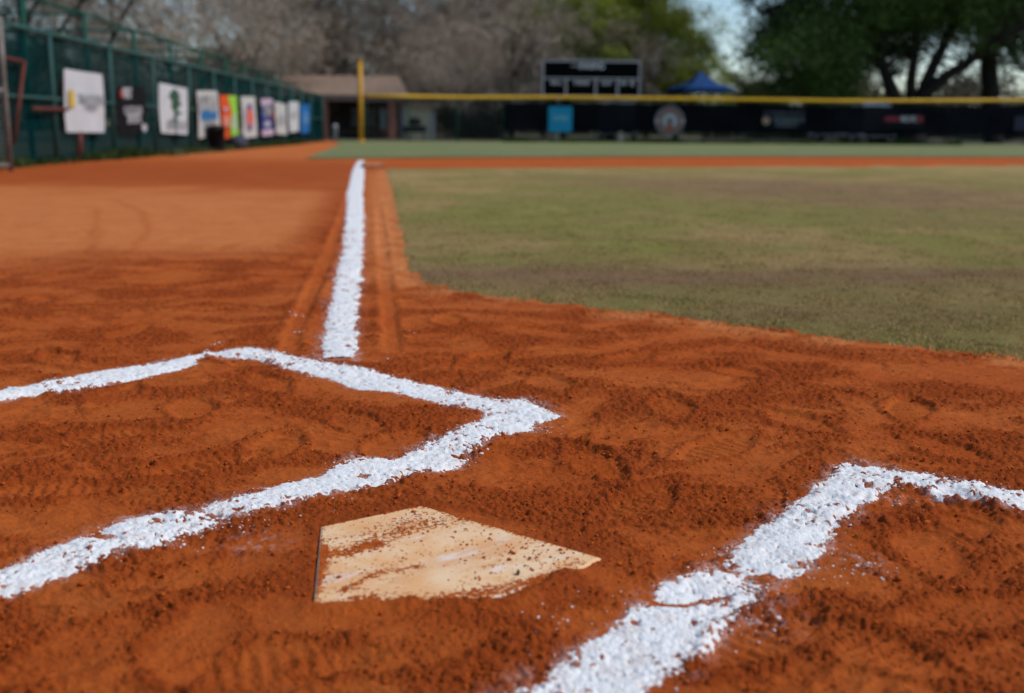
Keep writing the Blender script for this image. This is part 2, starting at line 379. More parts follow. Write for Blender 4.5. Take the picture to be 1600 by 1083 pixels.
def chalk(name, polys, box, seed, label, thin=None, mean=.003):
    def sdf(x, y):
        s = np.full(x.shape, -1.0)
        for P in polys: s = np.maximum(s, poly_sd(x, y, P))
        s = s+.0105+.010*fbm(x/.05, y/.05, seed, 4, .7)+.004*perlin(x/.009, y/.009, seed+5)+mean*perlin(x/.35, y/.16, seed+6)
        return s
    def zf(x, y, s, b, c):
        t = -.006+.0080*sstep(-.006, .010, s)+.0022*sstep(.008, .035, s)
        t = t-.008*sstep(.20, .42, fbm(x/.045, y/.045, seed+9, 4, .7))-.0045*(1-sstep(.0, .028, s))*sstep(-.05, .3, fbm(x/.016, y/.016, seed+12, 3, .7))
        t = t-.0055*sstep(.22, .45, fbm(x/.013, y/.011, seed+14, 3, .7))+.0028*fbm(x/.02, y/.02, seed+11, 4, .7)+domes(x, y, .012, .3, seed+2)*.2+domes(x+2, y, .0045, .8, seed+3)*.42
        if thin: t = t-thin(x, y)
        return b+.45*c+t
    o = layer(name, sdf, zf, M_CHALK, box)
    return tag(o, label, 'chalk line', 'chalk lines marking the home plate area')
def thinR(x, y):                              # a shoe has dragged across the line here
    P = G([(1010, 938), (1070, 938), (1125, 928)]); Q = G([(1130, 880), (1200, 905)])
    return .007*np.exp(-(line_d(x, y, P)/.010)**2)*(1+.8*fbm(x/.03, y/.03, 8, 3))+.005*np.exp(-(line_d(x, y, Q)/.03)**2)*(1+fbm(x/.02, y/.02, 5, 3))
def thinL(x, y):
    P = G([(300, 800), (350, 812)]); Q = G([(150, 835), (170, 838)])
    return .0045*np.exp(-(line_d(x, y, P)/.018)**2)*(1+1.8*fbm(x/.02, y/.02, 6, 3))+.006*np.exp(-(line_d(x, y, Q)/.02)**2)
chalk('chalk_line', [INNER_L, FRONT_L, OUTER_L], (-2.6, .8, -1.2, 2.4), 200, "white chalk box outline on the left side of home plate, bent at its right corner", thinL)
chalk('chalk_line', [INNER_R, FRONT_R], (-.4, 2.4, -1.2, .9), 300, "white chalk outline of the batter's box at bottom right, crumbly with a scuff across it", thinR)
chalk('chalk_line', [FOUL], (-.4, .5, 1.8, 24), 400, 'long straight white chalk foul line running away towards the yellow pole', None, .02)

# home plate: a bevelled rubber slab, its lower edge buried
def plate():
    m = bpy.data.materials.new('stained_rubber'); m.use_nodes = True; n = m.node_tree; L = n.links; b = n.nodes['Principled BSDF']
    b.inputs['Roughness'].default_value = .75; b.inputs['Specular IOR Level'].default_value = .25
    tc = N(n, 'ShaderNodeTexCoord'); mp = N(n, 'ShaderNodeMapping'); mp.inputs['Rotation'].default_value = (0, 0, math.radians(-36))
    L.new(tc.outputs['Object'], mp.inputs[0]); sc = N(n, 'ShaderNodeVectorMath', operation='MULTIPLY'); sc.inputs[1].default_value = (1.6, 5.5, 1)
    L.new(mp.outputs[0], sc.inputs[0])
    def nz(vec, s, d, r=.6):
        q = N(n, 'ShaderNodeTexNoise'); q.inputs['Scale'].default_value = s; q.inputs['Detail'].default_value = d; q.inputs['Roughness'].default_value = r
        L.new(vec, q.inputs['Vector']); return q.outputs[0]
    def mr(src, a, c):
        q = N(n, 'ShaderNodeMapRange', interpolation_type='SMOOTHSTEP'); q.inputs[1].default_value = a; q.inputs[2].default_value = c; L.new(src, q.inputs[0]); return q.outputs[0]
    def mul(a, c):
        q = N(n, 'ShaderNodeMath', operation='MULTIPLY'); L.new(a, q.inputs[0])
        if isinstance(c, float): q.inputs[1].default_value = c
        else: L.new(c, q.inputs[1])
        return q.outputs[0]
    def mix(f, a, c):
        q = N(n, 'ShaderNodeMix', data_type='RGBA')
        for s, v in ((0, f), (6, a), (7, c)):
            if isinstance(v, tuple): q.inputs[s].default_value = (*v, 1)
            else: L.new(v, q.inputs[s])
        return q.outputs[2]
    streak = nz(tc.outputs['Object'], 9, 6, .65)
    c = mix(mr(streak, .38, .62), (.86, .47, .21), (.92, .64, .38))
    c = mix(mul(mr(nz(sc.outputs[0], 1.9, 4), .46, .64), .62), c, (.74, .34, .13))
    c = mix(mul(mr(nz(sc.outputs[0], 3.2, 6), .54, .68), .8), c, (.90, .80, .70))
    fine = mr(nz(tc.outputs['Object'], 330, 4, .7), .5, .66)
    c = mix(mul(fine, .3), c, (.62, .27, .10))
    L.new(c, b.inputs['Base Color'])
    bp = N(n, 'ShaderNodeBump'); bp.inputs['Strength'].default_value = .6; bp.inputs['Distance'].default_value = .0012
    L.new(nz(tc.outputs['Object'], 150, 6), bp.inputs['Height']); L.new(bp.outputs[0], b.inputs['Normal'])
    P = PLATE; c0 = P.mean(0)
    root = empty('home_plate', (c0[0], c0[1], 0))
    tag(root, 'tan stained five-sided home plate half buried in red clay between the chalk lines', 'home plate')
    def ring(off, z):
        out = []
        for i in range(5):
            a, q, d = P[i-1], P[i], P[(i+1) % 5]
            e1 = (q-a)/np.linalg.norm(q-a); e2 = (d-q)/np.linalg.norm(d-q)
            n1 = np.array([-e1[1], e1[0]]); n2 = np.array([-e2[1], e2[0]]); s = np.sign(n1@(c0-q))
            bis = (n1+n2)*s; bis = bis/(1+n1@n2); k = q+bis*off-c0; out.append((k[0], k[1], z))
        return out
    mb = MB(); n5 = 5; T = ring(.0045, .0125)
    V = ring(0, .0085)+ring(.0015, .0112)+T; Fc = [tuple(10+i for i in range(5))]
    for r in range(2):
        for i in range(5): Fc.append((r*5+i, r*5+(i+1) % 5, r*5+5+(i+1) % 5, r*5+5+i))
    if (V[11][0]-V[10][0])*(V[12][1]-V[10][1])-(V[11][1]-V[10][1])*(V[12][0]-V[10][0]) < 0: Fc = [f[::-1] for f in Fc]
    mb.add(V, Fc); mb.build('top_face', m, root)
    mb = MB(); V = ring(.0006, .0088)+ring(.0006, -.03); mb.add(V, [(i, (i+1) % 5, 5+(i+1) % 5, 5+i) for i in range(5)])
    mb.build('rim', mat('plate_rim_rubber', (.28, .15, .09), .7, (.42, .15, .05), 30), root)
plate()

# loose clods and grains
ICO_V = []; 
_t = (1+5**.5)/2
for a in (-1, 1):
    for b_ in (-_t, _t): ICO_V += [(a, b_, 0), (0, a, b_), (b_, 0, a)]
ICO_V = np.array(ICO_V)/math.hypot(1, _t)
def _ico_faces():
    F = []; n = 12
    for i in range(n):
        for j in range(i+1, n):
            for k in range(j+1, n):
                a, b_, c = ICO_V[i], ICO_V[j], ICO_V[k]
                if max(np.linalg.norm(a-b_), np.linalg.norm(b_-c), np.linalg.norm(a-c)) < 1.1:
                    F.append((i, j, k) if np.dot(np.cross(b_-a, c-a), a) > 0 else (i, k, j))
    return np.array(F)
ICO_F = _ico_faces()
def grains(name, x, y, z, size, mt, flat=.75, sink=.25):
    n = len(x); s = size[:, None, None]
    V = ICO_V[None]*(1+rng.uniform(-.28, .28, (n, 12, 1)))*s
    V = V*np.stack([1+rng.uniform(-.25, .35, n), 1+rng.uniform(-.25, .35, n), np.full(n, flat)+rng.uniform(-.2, .2, n)], 1)[:, None, :]
    V = V+np.stack([x, y, z+size*(flat-sink)], 1)[:, None, :]
    Fc = (ICO_F[None]+(np.arange(n)*12)[:, None, None]).reshape(-1, 3)
    return link(name, np_mesh(name, V.reshape(-1, 3), Fc), mt)
def scatter(n, rmax=5.5, half=.55, p=1.0):
    th = az0+rng.uniform(-half, half, n); r = 1.0+(rmax-1.0)*rng.random(n)**p
    return CAM[0]+r*np.sin(th), CAM[1]+r*np.cos(th)
x, y = scatter(85000, 6, .56, 1.25)
b_, c_, m_ = ground_h(x, y, True)
ok = rng.random(len(x)) < (.10+.9*m_**1.5)
ok &= poly_sd(x, y, PLATE) < -.004
for P in (INNER_L, FRONT_L, OUTER_L, INNER_R, FRONT_R, FOUL): ok &= (poly_sd(x, y, P) < -.002) | (rng.random(len(x)) < .12)
x, y, z = x[ok], y[ok], (b_+c_)[ok]
size = np.clip(rng.lognormal(math.log(.0013), .45, len(x)), .0007, .0055)
o = grains('clay_crumbs', x, y, z, size, M_CRUMB); tag(o, 'loose crumbs of red clay strewn over the dirt', 'soil', kind='stuff')
# thin film of clay dust and fine grit over the plate
def plate_dust():
    mn, mx = PLATE.min(0), PLATE.max(0); st = .0012
    xs = np.arange(mn[0], mx[0], st); ys = np.arange(mn[1], mx[1], st); X, Y = np.meshgrid(xs, ys); x, y = X.ravel(), Y.ravel()
    a, b = np.array(gp(560, 872))[:2], np.array(gp(720, 812))[:2]; d = (b-a)/np.linalg.norm(b-a); u = x*d[0]+y*d[1]; v = -x*d[1]+y*d[0]
    s = poly_sd(x, y, PLATE)
    def ln(*pts): return line_d(x, y, G(pts))
    den = -.22+.36*fbm(u/.26, v/.09, 801, 5, .6)+.50*np.exp(-(ln((530, 872), (590, 858))/.022)**2)+.24*np.exp(-(ln((590, 850), (680, 820), (800, 830))/.04)**2)
    den += .40*np.exp(-(ln((560, 945), (700, 942), (830, 918))/.020)**2)+.35*np.exp(-(ln((540, 930), (580, 905), (650, 893))/.010)**2)+.32*np.exp(-(ln((840, 912), (900, 885))/.014)**2)
    den += .35*(1-sstep(0, .016, s))+.25*np.exp(-(ln((530, 818), (600, 796))/.012)**2)+.35*np.exp(-(ln((498, 930), (506, 860))/.012)**2)
    g = 1.05*fbm(x/.008, y/.0055, 810, 4, .85)+.25*fbm(x/.03, y/.02, 812, 3)
    h = den+g
    z = .0125-.0004+.0016*np.clip(h/.35, -1, 1.1)+.0005*perlin(x/.003, y/.003, 815)
    idx = np.arange(len(x)).reshape(X.shape); q = np.stack([idx[:-1, :-1], idx[:-1, 1:], idx[1:, 1:], idx[1:, :-1]], -1).reshape(-1, 4)
    ok = (s > .003) & (h > -.02); q = q[ok[q].all(1)]; us = np.unique(q); mp = np.zeros(len(x), np.int64); mp[us] = np.arange(len(us))
    o = link('clay_dust', np_mesh('clay_dust', np.stack([x[us], y[us], z[us]], 1), mp[q], True), M_CRUMB); tag(o, 'streaks and specks of red clay dust lying on the home plate', 'soil', kind='stuff')
plate_dust()
# grains lying on the plate
mn, mx = PLATE.min(0), PLATE.max(0); x = rng.uniform(mn[0], mx[0], 1500); y = rng.uniform(mn[1], mx[1], 1500)
ang = math.radians(36); u = x*math.cos(ang)+y*math.sin(ang); v = -x*math.sin(ang)+y*math.cos(ang)
den = sstep(-.05, .3, fbm(u/.22, v/.045, 500, 3)); ok = (poly_sd(x, y, PLATE) > .006) & (rng.random(len(x)) < den*.9+.05)
x, y = x[ok], y[ok]; size = np.clip(rng.lognormal(math.log(.0011), .45, len(x)), .0006, .0035)
o = grains('plate_crumbs', x, y, np.full(len(x), .0125), size, M_CRUMB); tag(o, 'red clay crumbs scattered on top of the home plate', 'soil', kind='stuff')
# the pebbles on the plate
for k, (px, py, s_, lb) in enumerate([(810, 898, .0052, 'largest brown pebble lying on the right half of the home plate'), (828, 874, .0030, 'small brown pebble on the plate just above the largest one')]):
    g = gp(px, py, .0125)
    o = grains('pebble', np.array([0.]), np.array([0.]), np.array([0.]), np.array([s_]), mat('pebble_stone', (.20, .09, .045), .8, (.12, .05, .025), 90), .8, .05)
    o.location = (g[0], g[1], .0125); tag(o, lb, 'pebble')
# flecks of chalk away from the lines
sp = []
for (px, py, n_, rad) in [(1360, 893, 26, .035), (340, 537, 16, .03), (465, 492, 12, .03), (462, 520, 8, .02), (640, 520, 8, .03), (829, 1023, 2, .006), (950, 930, 4, .05), (700, 700, 20, .08), (390, 820, 30, .06), (530, 775, 20, .06), (1300, 900, 24, .06), (1170, 960, 30, .06), (880, 985, 26, .05), (1120, 870, 20, .05), (1420, 790, 20, .05), (1260, 850, 30, .07), (300, 850, 20, .05), (860, 670, 16, .04), (600, 560, 10, .05)]:
    g = gp(px, py)
    for _ in range(n_): sp.append((g[0]+rnd.gauss(0, rad*.6), g[1]+rnd.gauss(0, rad*.6), min(.004, rnd.lognormvariate(math.log(.0013), .45))))
for P in (INNER_L, FRONT_L, OUTER_L, INNER_R, FRONT_R):
    P = np.array(P); n = len(P)
    for i in range(n):
        a, c = P[i], P[(i+1) % n]; L_ = np.linalg.norm(c-a)
        for _ in range(int(min(L_, .7)*170)):
            t = rnd.random(); q = a+(c-a)*t; d = abs(rnd.gauss(0, .016)); an = rnd.uniform(0, 6.28); sp.append((q[0]+d*math.cos(an), q[1]+d*math.sin(an), min(.0035, rnd.lognormvariate(math.log(.0012), .4))))
sp = np.array(sp)
o = grains('chalk_flecks', sp[:, 0], sp[:, 1], ground_h(sp[:, 0].copy(), sp[:, 1].copy()), sp[:, 2], M_CHALK); tag(o, 'small white flecks of chalk thrown beside the lines', 'chalk', kind='stuff')

# ------------------------------------------------------------------ turf
def turf_material(name, green, dead, earth, bright):
    m = bpy.data.materials.new(name); m.use_nodes = True; n = m.node_tree; L = n.links; b = n.nodes['Principled BSDF']
    b.inputs['Roughness'].default_value = .9; b.inputs['Specular IOR Level'].default_value = .1
    tc = N(n, 'ShaderNodeTexCoord')
    def nz(s, d, r=.6, dist=0.):
        q = N(n, 'ShaderNodeTexNoise'); q.inputs['Scale'].default_value = s; q.inputs['Detail'].default_value = d; q.inputs['Roughness'].default_value = r; q.inputs['Distortion'].default_value = dist
        L.new(tc.outputs['Object'], q.inputs['Vector']); return q.outputs[0]
    def mr(src, a, c):
        q = N(n, 'ShaderNodeMapRange', interpolation_type='SMOOTHSTEP'); q.inputs[1].default_value = a; q.inputs[2].default_value = c; L.new(src, q.inputs[0]); return q.outputs[0]
    def mix(f, a, c):
        q = N(n, 'ShaderNodeMix', data_type='RGBA')
        for s, v in ((0, f), (6, a), (7, c)):
            if isinstance(v, tuple): q.inputs[s].default_value = (*v, 1)
            else: L.new(v, q.inputs[s])
        return q.outputs[2]
    c = mix(mr(nz(.55, 5, .65, .8), .4, .62), green, dead)
    gr = N(n, 'ShaderNodeAttribute', attribute_name='lush').outputs['Fac']
    c = mix(gr, c, bright)
    c = mix(N(n, 'ShaderNodeAttribute', attribute_name='worn').outputs['Fac'], c, (.32, .19, .10))
    c = mix(mr(nz(9, 6, .75), .62, .78), c, earth)
    c = mix(mr(nz(70, 5, .8), .45, .7), c, tuple(k*.55 for k in dead))
    L.new(c, b.inputs['Base Color'])
    bp = N(n, 'ShaderNodeBump'); bp.inputs['Strength'].default_value = 1; bp.inputs['Distance'].default_value = .02
    L.new(nz(45, 8, .8), bp.inputs['Height']); L.new(bp.outputs[0], b.inputs['Normal'])
    return m
M_TURF = turf_material('infield_turf', (.30, .25, .07), (.50, .335, .135), (.44, .24, .11), (.31, .285, .065))
M_OUT = turf_material('outfield_turf', (.21, .24, .10), (.26, .27, .12), (.24, .22, .10), (.22, .25, .10))
WORN = [((1230, 292), 1.9, 2.2, 1.1), ((1480, 315), 2.6, 2.2, 1.0), ((1010, 285), 1.4, 1.5, .5), ((700, 430), .6, .35, .8), ((1000, 440), 1.4, .35, .75), ((1450, 440), 1.6, .5, .75), ((1250, 500), 1.0, .25, .7)]
def lush(x, y):
    n = fbm(x/1.4, y/1.4, 610, 4)
    return np.clip(sstep(.05, .5, n+.7*np.exp(-((y-8.2)/2.6)**2-((x-2.8)/2.8)**2)+.35*np.exp(-((y-6.5)/2.)**2-((x-1.2)/1)**2)-.1)*.85, 0, 1)
def sd_in(x, y): return poly_sd(x, y, IN_GRASS)+.05+.10*fbm(x/.25, y/.25, 620, 5, .75)
o = layer('infield_turf', sd_in, lambda x, y, s, b, c: -.007+b+c*.9*sstep(.0, .06, s)+.018*sstep(-.02, .10, s)+.006*fbm(x/.09, y/.09, 630, 4)*sstep(0, .1, s), M_TURF, (-.5, 26, .3, 24))
me = o.data; co = np.empty(len(me.vertices)*3, np.float32); me.vertices.foreach_get('co', co); co = co.reshape(-1, 3)
fattr(me, 'lush', lush(co[:, 0], co[:, 1]))
wr = sum(k_*np.exp(-((co[:, 0]-gp(*q_)[0])/a_)**2-((co[:, 1]-gp(*q_)[1])/b_)**2) for q_, a_, b_, k_ in WORN)
fattr(me, 'worn', np.clip(wr*(.7+.8*fbm(co[:, 0]/.8, co[:, 1]/.8, 650, 4)), 0, 1)); tag(o, kind='structure')
# far grass: outfield, and the ground beyond the fence
def sheet(name, P, z, mt):
    mb = MB(); mb.add([(p[0], p[1], z) for p in P], [tuple(range(len(P)))]); o = mb.build(name, mt); return tag(o, kind='structure')
far = G([(478, 248.5), (497, 240), (532, 226)])
OUTF = [far[0], far[1], far[2], np.array([-1.2, 50.]), np.array([-.2, 75.]), np.array([70, 75]), np.array([70, 14])]+G([(1600, 246), (1100, 245), (700, 246.5)])
sheet('outfield_grass', OUTF, .02, M_OUT)
PARK = [(-300, 60), (-300, 700), (500, 700), (500, 60), (60, 56), (2, 50.5), (-1.6, 51)]
sheet('park_ground', PARK, .034, mat('park_soil', (.07, .065, .035), .95, (.10, .085, .05), .8))
sheet('side_ground', [(-120, -10), (-120, 60), (-2.4, 51), (-6.3, 17.2), (-7.5, 8)], .03, mat('side_soil', (.06, .065, .03), .95, (.10, .07, .04), 1.2))

def blades(name, n, pick, h0, h1, wd, mts, label):
    """short grass blades, each a bent two-face strip"""
    x, y, dens = pick(n); n = len(x)
    gb_ = ground_h(x, y, True); z = gb_[0]+.8*gb_[1]+.006
    a = rng.uniform(0, 2*math.pi, n); h = rng.uniform(h0, h1, n)*(.6+.5*dens); lean = rng.uniform(.1, 1.1, n)*h; w_ = wd*rng.uniform(.6, 1.5, n)
    la = rng.uniform(0, 2*math.pi, n); cx, cy = np.cos(a)*w_/2, np.sin(a)*w_/2; lx, ly = np.cos(la)*lean, np.sin(la)*lean
    V = np.stack([np.stack([x-cx, y-cy, z], 1), np.stack([x+cx, y+cy, z], 1), np.stack([x+cx*.7+lx*.35, y+cy*.7+ly*.35, z+h*.65], 1), np.stack([x-cx*.7+lx*.35, y-cy*.7+ly*.35, z+h*.65], 1), np.stack([x+lx, y+ly, z+h], 1)], 1).reshape(-1, 3)
    k = (np.arange(n)*5)[:, None]
    Q = np.concatenate([k+np.array([0, 1, 2]), k+np.array([0, 2, 3]), k+np.array([3, 2, 4])], 0)
    me = np_mesh(name, V, Q)
    o = link(name, me, mts[0])
    for q in mts[1:]: me.materials.append(q)
    mi = rng.choice(len(mts), n, p=[.14, .26, .35, .25][:len(mts)] if len(mts) == 4 else None)
    if len(mts) == 4:
        pt = fbm(x/.55, y/.35, 645, 4, .65); mi = np.where((pt > .08) & (rng.random(n) < .6), rng.choice([2, 3], n), mi); mi = np.where((pt < -.18) & (rng.random(n) < .6), rng.choice([0, 1], n), mi)
        wo = sum(k_*np.exp(-((x-gp(*q_)[0])/a_)**2-((y-gp(*q_)[1])/b_)**2) for q_, a_, b_, k_ in WORN)*(.7+.8*fbm(x/.8, y/.8, 650, 4)); mi = np.where(rng.random(n) < wo, 3, mi)
        lu = lush(x, y); mi = np.where((rng.random(n) < lu*.75), rng.choice([0, 1], n), mi)
    me.polygons.foreach_set('material_index', np.tile(mi, 3).astype(np.int32))
    return tag(o, label, 'grass', kind='stuff')
def pick_in(n):
    th = az0+rng.uniform(-.2, .52, n); r = 3.4+16*rng.random(n)**1.7
    x = CAM[0]+r*np.sin(th); y = CAM[1]+r*np.cos(th); s = sd_in(x, y)
    d = fbm(x/.3, y/.3, 640, 4, .6); ok = (s > -.05) & (rng.random(n) < .35+.9*sstep(-.3, .2, d)) & (rng.random(n) < .12+.88*sstep(-.01, .2, s))
    return x[ok], y[ok], sstep(-.3, .3, d)[ok]
GB = [mat('blade_green', (.20, .215, .05), .8, None, 3, trans=.3), mat('blade_olive', (.37, .30, .075), .8, None, 3, trans=.3), mat('blade_straw', (.68, .46, .19), .85, None, 3, trans=.3), mat('blade_brown', (.42, .25, .12), .85, None, 3, trans=.2)]
blades('infield_grass', 400000, pick_in, .006, .019, .0036, GB, 'short patchy olive and straw grass of the infield')

def weeds(name, A, B, n, h, mts, label, spread=.25):
    A = np.array(A); B = np.array(B)
    def pk(n):
        t = rng.random(n); c = fbm(t*14, t*0+.3, 700, 3); ok = rng.random(n) < .3+.9*sstep(-.2, .25, c); t = t[ok]
        return A[0]+(B[0]-A[0])*t+rng.normal(0, spread, len(t)), A[1]+(B[1]-A[1])*t+rng.normal(0, spread, len(t)), sstep(-.2, .4, c[ok])
    return blades(name, n, pk, h*.3, h, .03, mts, label)

# ------------------------------------------------------------------ left side fence with its windscreen
M_GREEN = mat('green_paint', (.006, .085, .055), .6, (.005, .065, .042), 8, spec=.15)
M_TEAL = mat('teal_paint', (.030, .100, .100), .6, (.038, .092, .068), 3, spec=.15)
M_SCREEN = mat('green_windscreen', (.002, .030, .031), .95, (.0015, .021, .023), 2.0, .002, 60, alpha=.74, spec=.0)
M_WIRE = mat('dark_wire', (.05, .06, .055), .5, None, 5, metal=.6)
FA = gp(0, 262)[:2]; FB = gp(505, 222)[:2]; fdv = (FB-FA)/np.linalg.norm(FB-FA); fnv = np.array([fdv[1], -fdv[0]])   # fnv points to the field
FLEN = np.linalg.norm(FB-FA)
def on_fence(px, py):                         # where a place in the photo meets the fence plane -> (along, height)
    d = ray(px, py); n = np.array([fnv[0], fnv[1], 0]); A = np.array([FA[0], FA[1], 0]); t = ((A-CAM)@n)/(d@n); p = CAM+d*t
    return (p[:2]-FA)@fdv, p[2]
hA = on_fence(0, 35)[1]; hB = on_fence(505, 150)[1]
def ftop(s): return hA+(hB-hA)*s/FLEN
def fpt(s, z, off=0.): q = FA+fdv*s+fnv*off; return (q[0], q[1], z)
fang = math.atan2(fdv[1], fdv[0])
fence = empty('windscreen_fence', (FA[0], FA[1], 0)); tag(fence, 'long tall green fence with dark green windscreen and pipe posts along the left side', 'fence')
fence_inv = Matrix.Translation((-FA[0], -FA[1], 0))
def put(mb, name, mt, parent, smooth=False):   # builds in world coordinates under an Empty
    loc = parent.location; mb.v = [(a-loc[0], b-loc[1], c-loc[2]) for a, b, c in mb.v]
    return mb.build(name, mt, parent, smooth)
mb = MB(); S0 = -9.0
ss = np.linspace(S0, FLEN, 90)
V = []; Fc = []
for i, s in enumerate(ss):
    for j in range(7):
        zz = .06+(ftop(s)-.10)*j/6; V.append(fpt(s, zz, .03*math.sin(s*2.3+j)*(.3+.7*(j % 2))-.04))
for i in range(len(ss)-1):
    for j in range(6): a = i*7+j; Fc.append((a, a+7, a+8, a+1))
mb.add(V, Fc); put(mb, 'windscreen', M_SCREEN, fence, True)
mb = MB(); mb.tube([fpt(S0, ftop(S0)), fpt(FLEN, ftop(FLEN))], .045, 8); put(mb, 'top_rail', M_TEAL, fence, True)
mb = MB(); mb.tube([fpt(S0, ftop(S0)*.5, .02), fpt(FLEN, ftop(FLEN)*.5, .02)], .028, 8); put(mb, 'middle_rail', M_TEAL, fence, True)
for i, px in enumerate([-330, -150, -20, 90, 180, 245, 300, 338, 370, 397, 420, 440, 458, 473, 487, 505]):
    s = on_fence(px, 262-px*.079)[0]
    if s < S0 or s > FLEN+.01: continue
    mb = MB(); mb.tube([fpt(s, 0), fpt(s, ftop(s)+.03)], .042, 8); put(mb, 'post', M_TEAL, fence, True)
weeds('weeds', FA-fdv*4+fnv*.1, FA+fdv*24+fnv*.1, 7000, .24, [mat('weed_green', (.03, .065, .015), .8, None, 2, trans=.3), mat('weed_lime', (.06, .10, .02), .8, None, 2, trans=.3)], 'green weeds growing along the foot of the left fence', .14)

# batting cage frame rising behind that fence
cage = empty('batting_cage', (FA[0]-2, FA[1], 0)); tag(cage, 'tall green pipe frame with netting standing behind the left fence', 'batting cage')
OFF = -1.6
def on_cage(px, py):
    d = ray(px, py); n = np.array([fnv[0], fnv[1], 0]); A = np.array([*(FA+fnv*OFF), 0]); t = ((A-CAM)@n)/(d@n); p = CAM+d*t
    return (p[:2]-FA)@fdv, p[2]
ctop = []
for i, (px, py) in enumerate([(-60, -45), (33, -8), (131, 22), (208, 48), (265, 64), (313, 80), (352, 92), (380, 102), (407, 113), (430, 122), (452, 131), (470, 140)]):
    s, z = on_cage(px, py); ctop.append(fpt(s, z, OFF))
    mb = MB(); mb.tube([fpt(s, 0, OFF), fpt(s, z, OFF)], .06 if i < 2 else .05, 8); put(mb, 'post', M_GREEN, cage, True)
mb = MB(); mb.tube(ctop, .035, 6); put(mb, 'top_rail', M_GREEN, cage, True)
mb = MB(); mb.tube([(p[0]-3.5*fnv[0], p[1]-3.5*fnv[1], p[2]) for p in ctop], .035, 6); put(mb, 'rear_rail', M_GREEN, cage, True)
mb = MB()
for p in ctop: mb = MB(); mb.tube([p, (p[0]-3.5*fnv[0], p[1]-3.5*fnv[1], p[2])], .03, 5); put(mb, 'cross_rail', M_GREEN, cage, True)
def net(mb, p0, u, v, nu, nv, step, r):
    p0, u, v = Vector(p0), Vector(u), Vector(v)
    for i in range(nu+1): mb.tube([p0+u*(i*step), p0+u*(i*step)+v*(nv*step)], r, 3, False)
    for j in range(nv+1): mb.tube([p0+v*(j*step), p0+v*(j*step)+u*(nu*step)], r, 3, False)
mb = MB(); net(mb, fpt(-5, .1, OFF-.05), (fdv[0], fdv[1], 0), (0, 0, 1), 260, 22, .13, .0035); put(mb, 'net', mat('black_net', (.02, .025, .022), .9), cage)

# red pipe equipment seen through the screen
M_RED = mat('red_paint', (.15, .030, .016), .6, (.11, .022, .013), 6)
fr_ = empty('pipe_frame', fpt(1.2, 0, OFF+.5)); tag(fr_, 'rust-red steel pipe frame at the near end of the left fence, beside the grey gate', 'pipe frame')
def fp(px, py, off=.07): 
    d = ray(px, py); n = np.array([fnv[0], fnv[1], 0]); A = np.array([*(FA+fnv*off), 0]); t = ((A-CAM)@n)/(d@n); return tuple(CAM+d*t)
for a, b, r, nm in [((6, 90), (36, 96), .03, 'top_bar'), ((38, 96), (22, 225), .03, 'leg'), ((50, 170), (105, 171), .032, 'side_bar'), ((125, 205), (125, 246), .045, 'leg')]:
    mb = MB(); mb.tube([fp(*a), fp(*b)], r, 8); put(mb, nm, M_RED, fr_, True)

# near grey gate post at the left edge
gpst = empty('fence_gate', tuple(gp(14, 268))); tag(gpst, 'weathered grey pipe gate frame at the left edge of the picture', 'gate')
M_GREY = mat('galvanised_pipe', (.26, .23, .20), .7, (.13, .10, .08), 5, metal=0.)
b0 = Vector(gp(17, 268)); D = (b0-Vector(CAM)).dot(Vector(_F)); tp = Vector(at(-1, 30, D))
H_ = tp.z
mb = MB(); mb.tube([b0, (b0.x, b0.y, H_)], .038, 10); put(mb, 'post', M_GREY, gpst, True)
q0 = Vector((b0.x-2.4, b0.y-1.4, 0))
for zz, nm in ((H_*.97, 'top_rail'), (H_*.53, 'middle_rail'), (.09, 'bottom_rail')):
    mb = MB(); mb.tube([(b0.x, b0.y, zz), (q0.x, q0.y, zz)], .035, 8); put(mb, nm, M_GREY, gpst, True)
mb = MB(); mb.tube([q0, (q0.x, q0.y, H_)], .05, 10); put(mb, 'post', M_GREY, gpst, True)
def chain(mb, A, B, z0, z1, step, r):
    A, B = np.array(A, float), np.array(B, float); Ln = np.linalg.norm(B-A); u = (B-A)/Ln; H = z1-z0
    for k in range(int((Ln+H)/step)+1):
        for sgn in (1, -1):
            a0 = k*step-H if sgn > 0 else k*step; s0, s1 = a0, a0+sgn*H; zz0, zz1 = z0, z1
            def clip(s, za, zb, sa, sb): return za+(zb-za)*(s-sa)/(sb-sa)
            lo_, hi_ = min(s0, s1), max(s0, s1)
            if hi_ < 0 or lo_ > Ln: continue
            e0, e1 = max(lo_, 0), min(hi_, Ln)
            za, zb = clip(e0, z0, z1, s0, s1), clip(e1, z0, z1, s0, s1)
            mb.tube([(A[0]+u[0]*e0, A[1]+u[1]*e0, za), (A[0]+u[0]*e1, A[1]+u[1]*e1, zb)], r, 3, False)
mb = MB(); chain(mb, (q0.x, q0.y), (b0.x, b0.y), .1, H_*.97, .07, .0025); put(mb, 'chain_link', M_GREY, gpst)

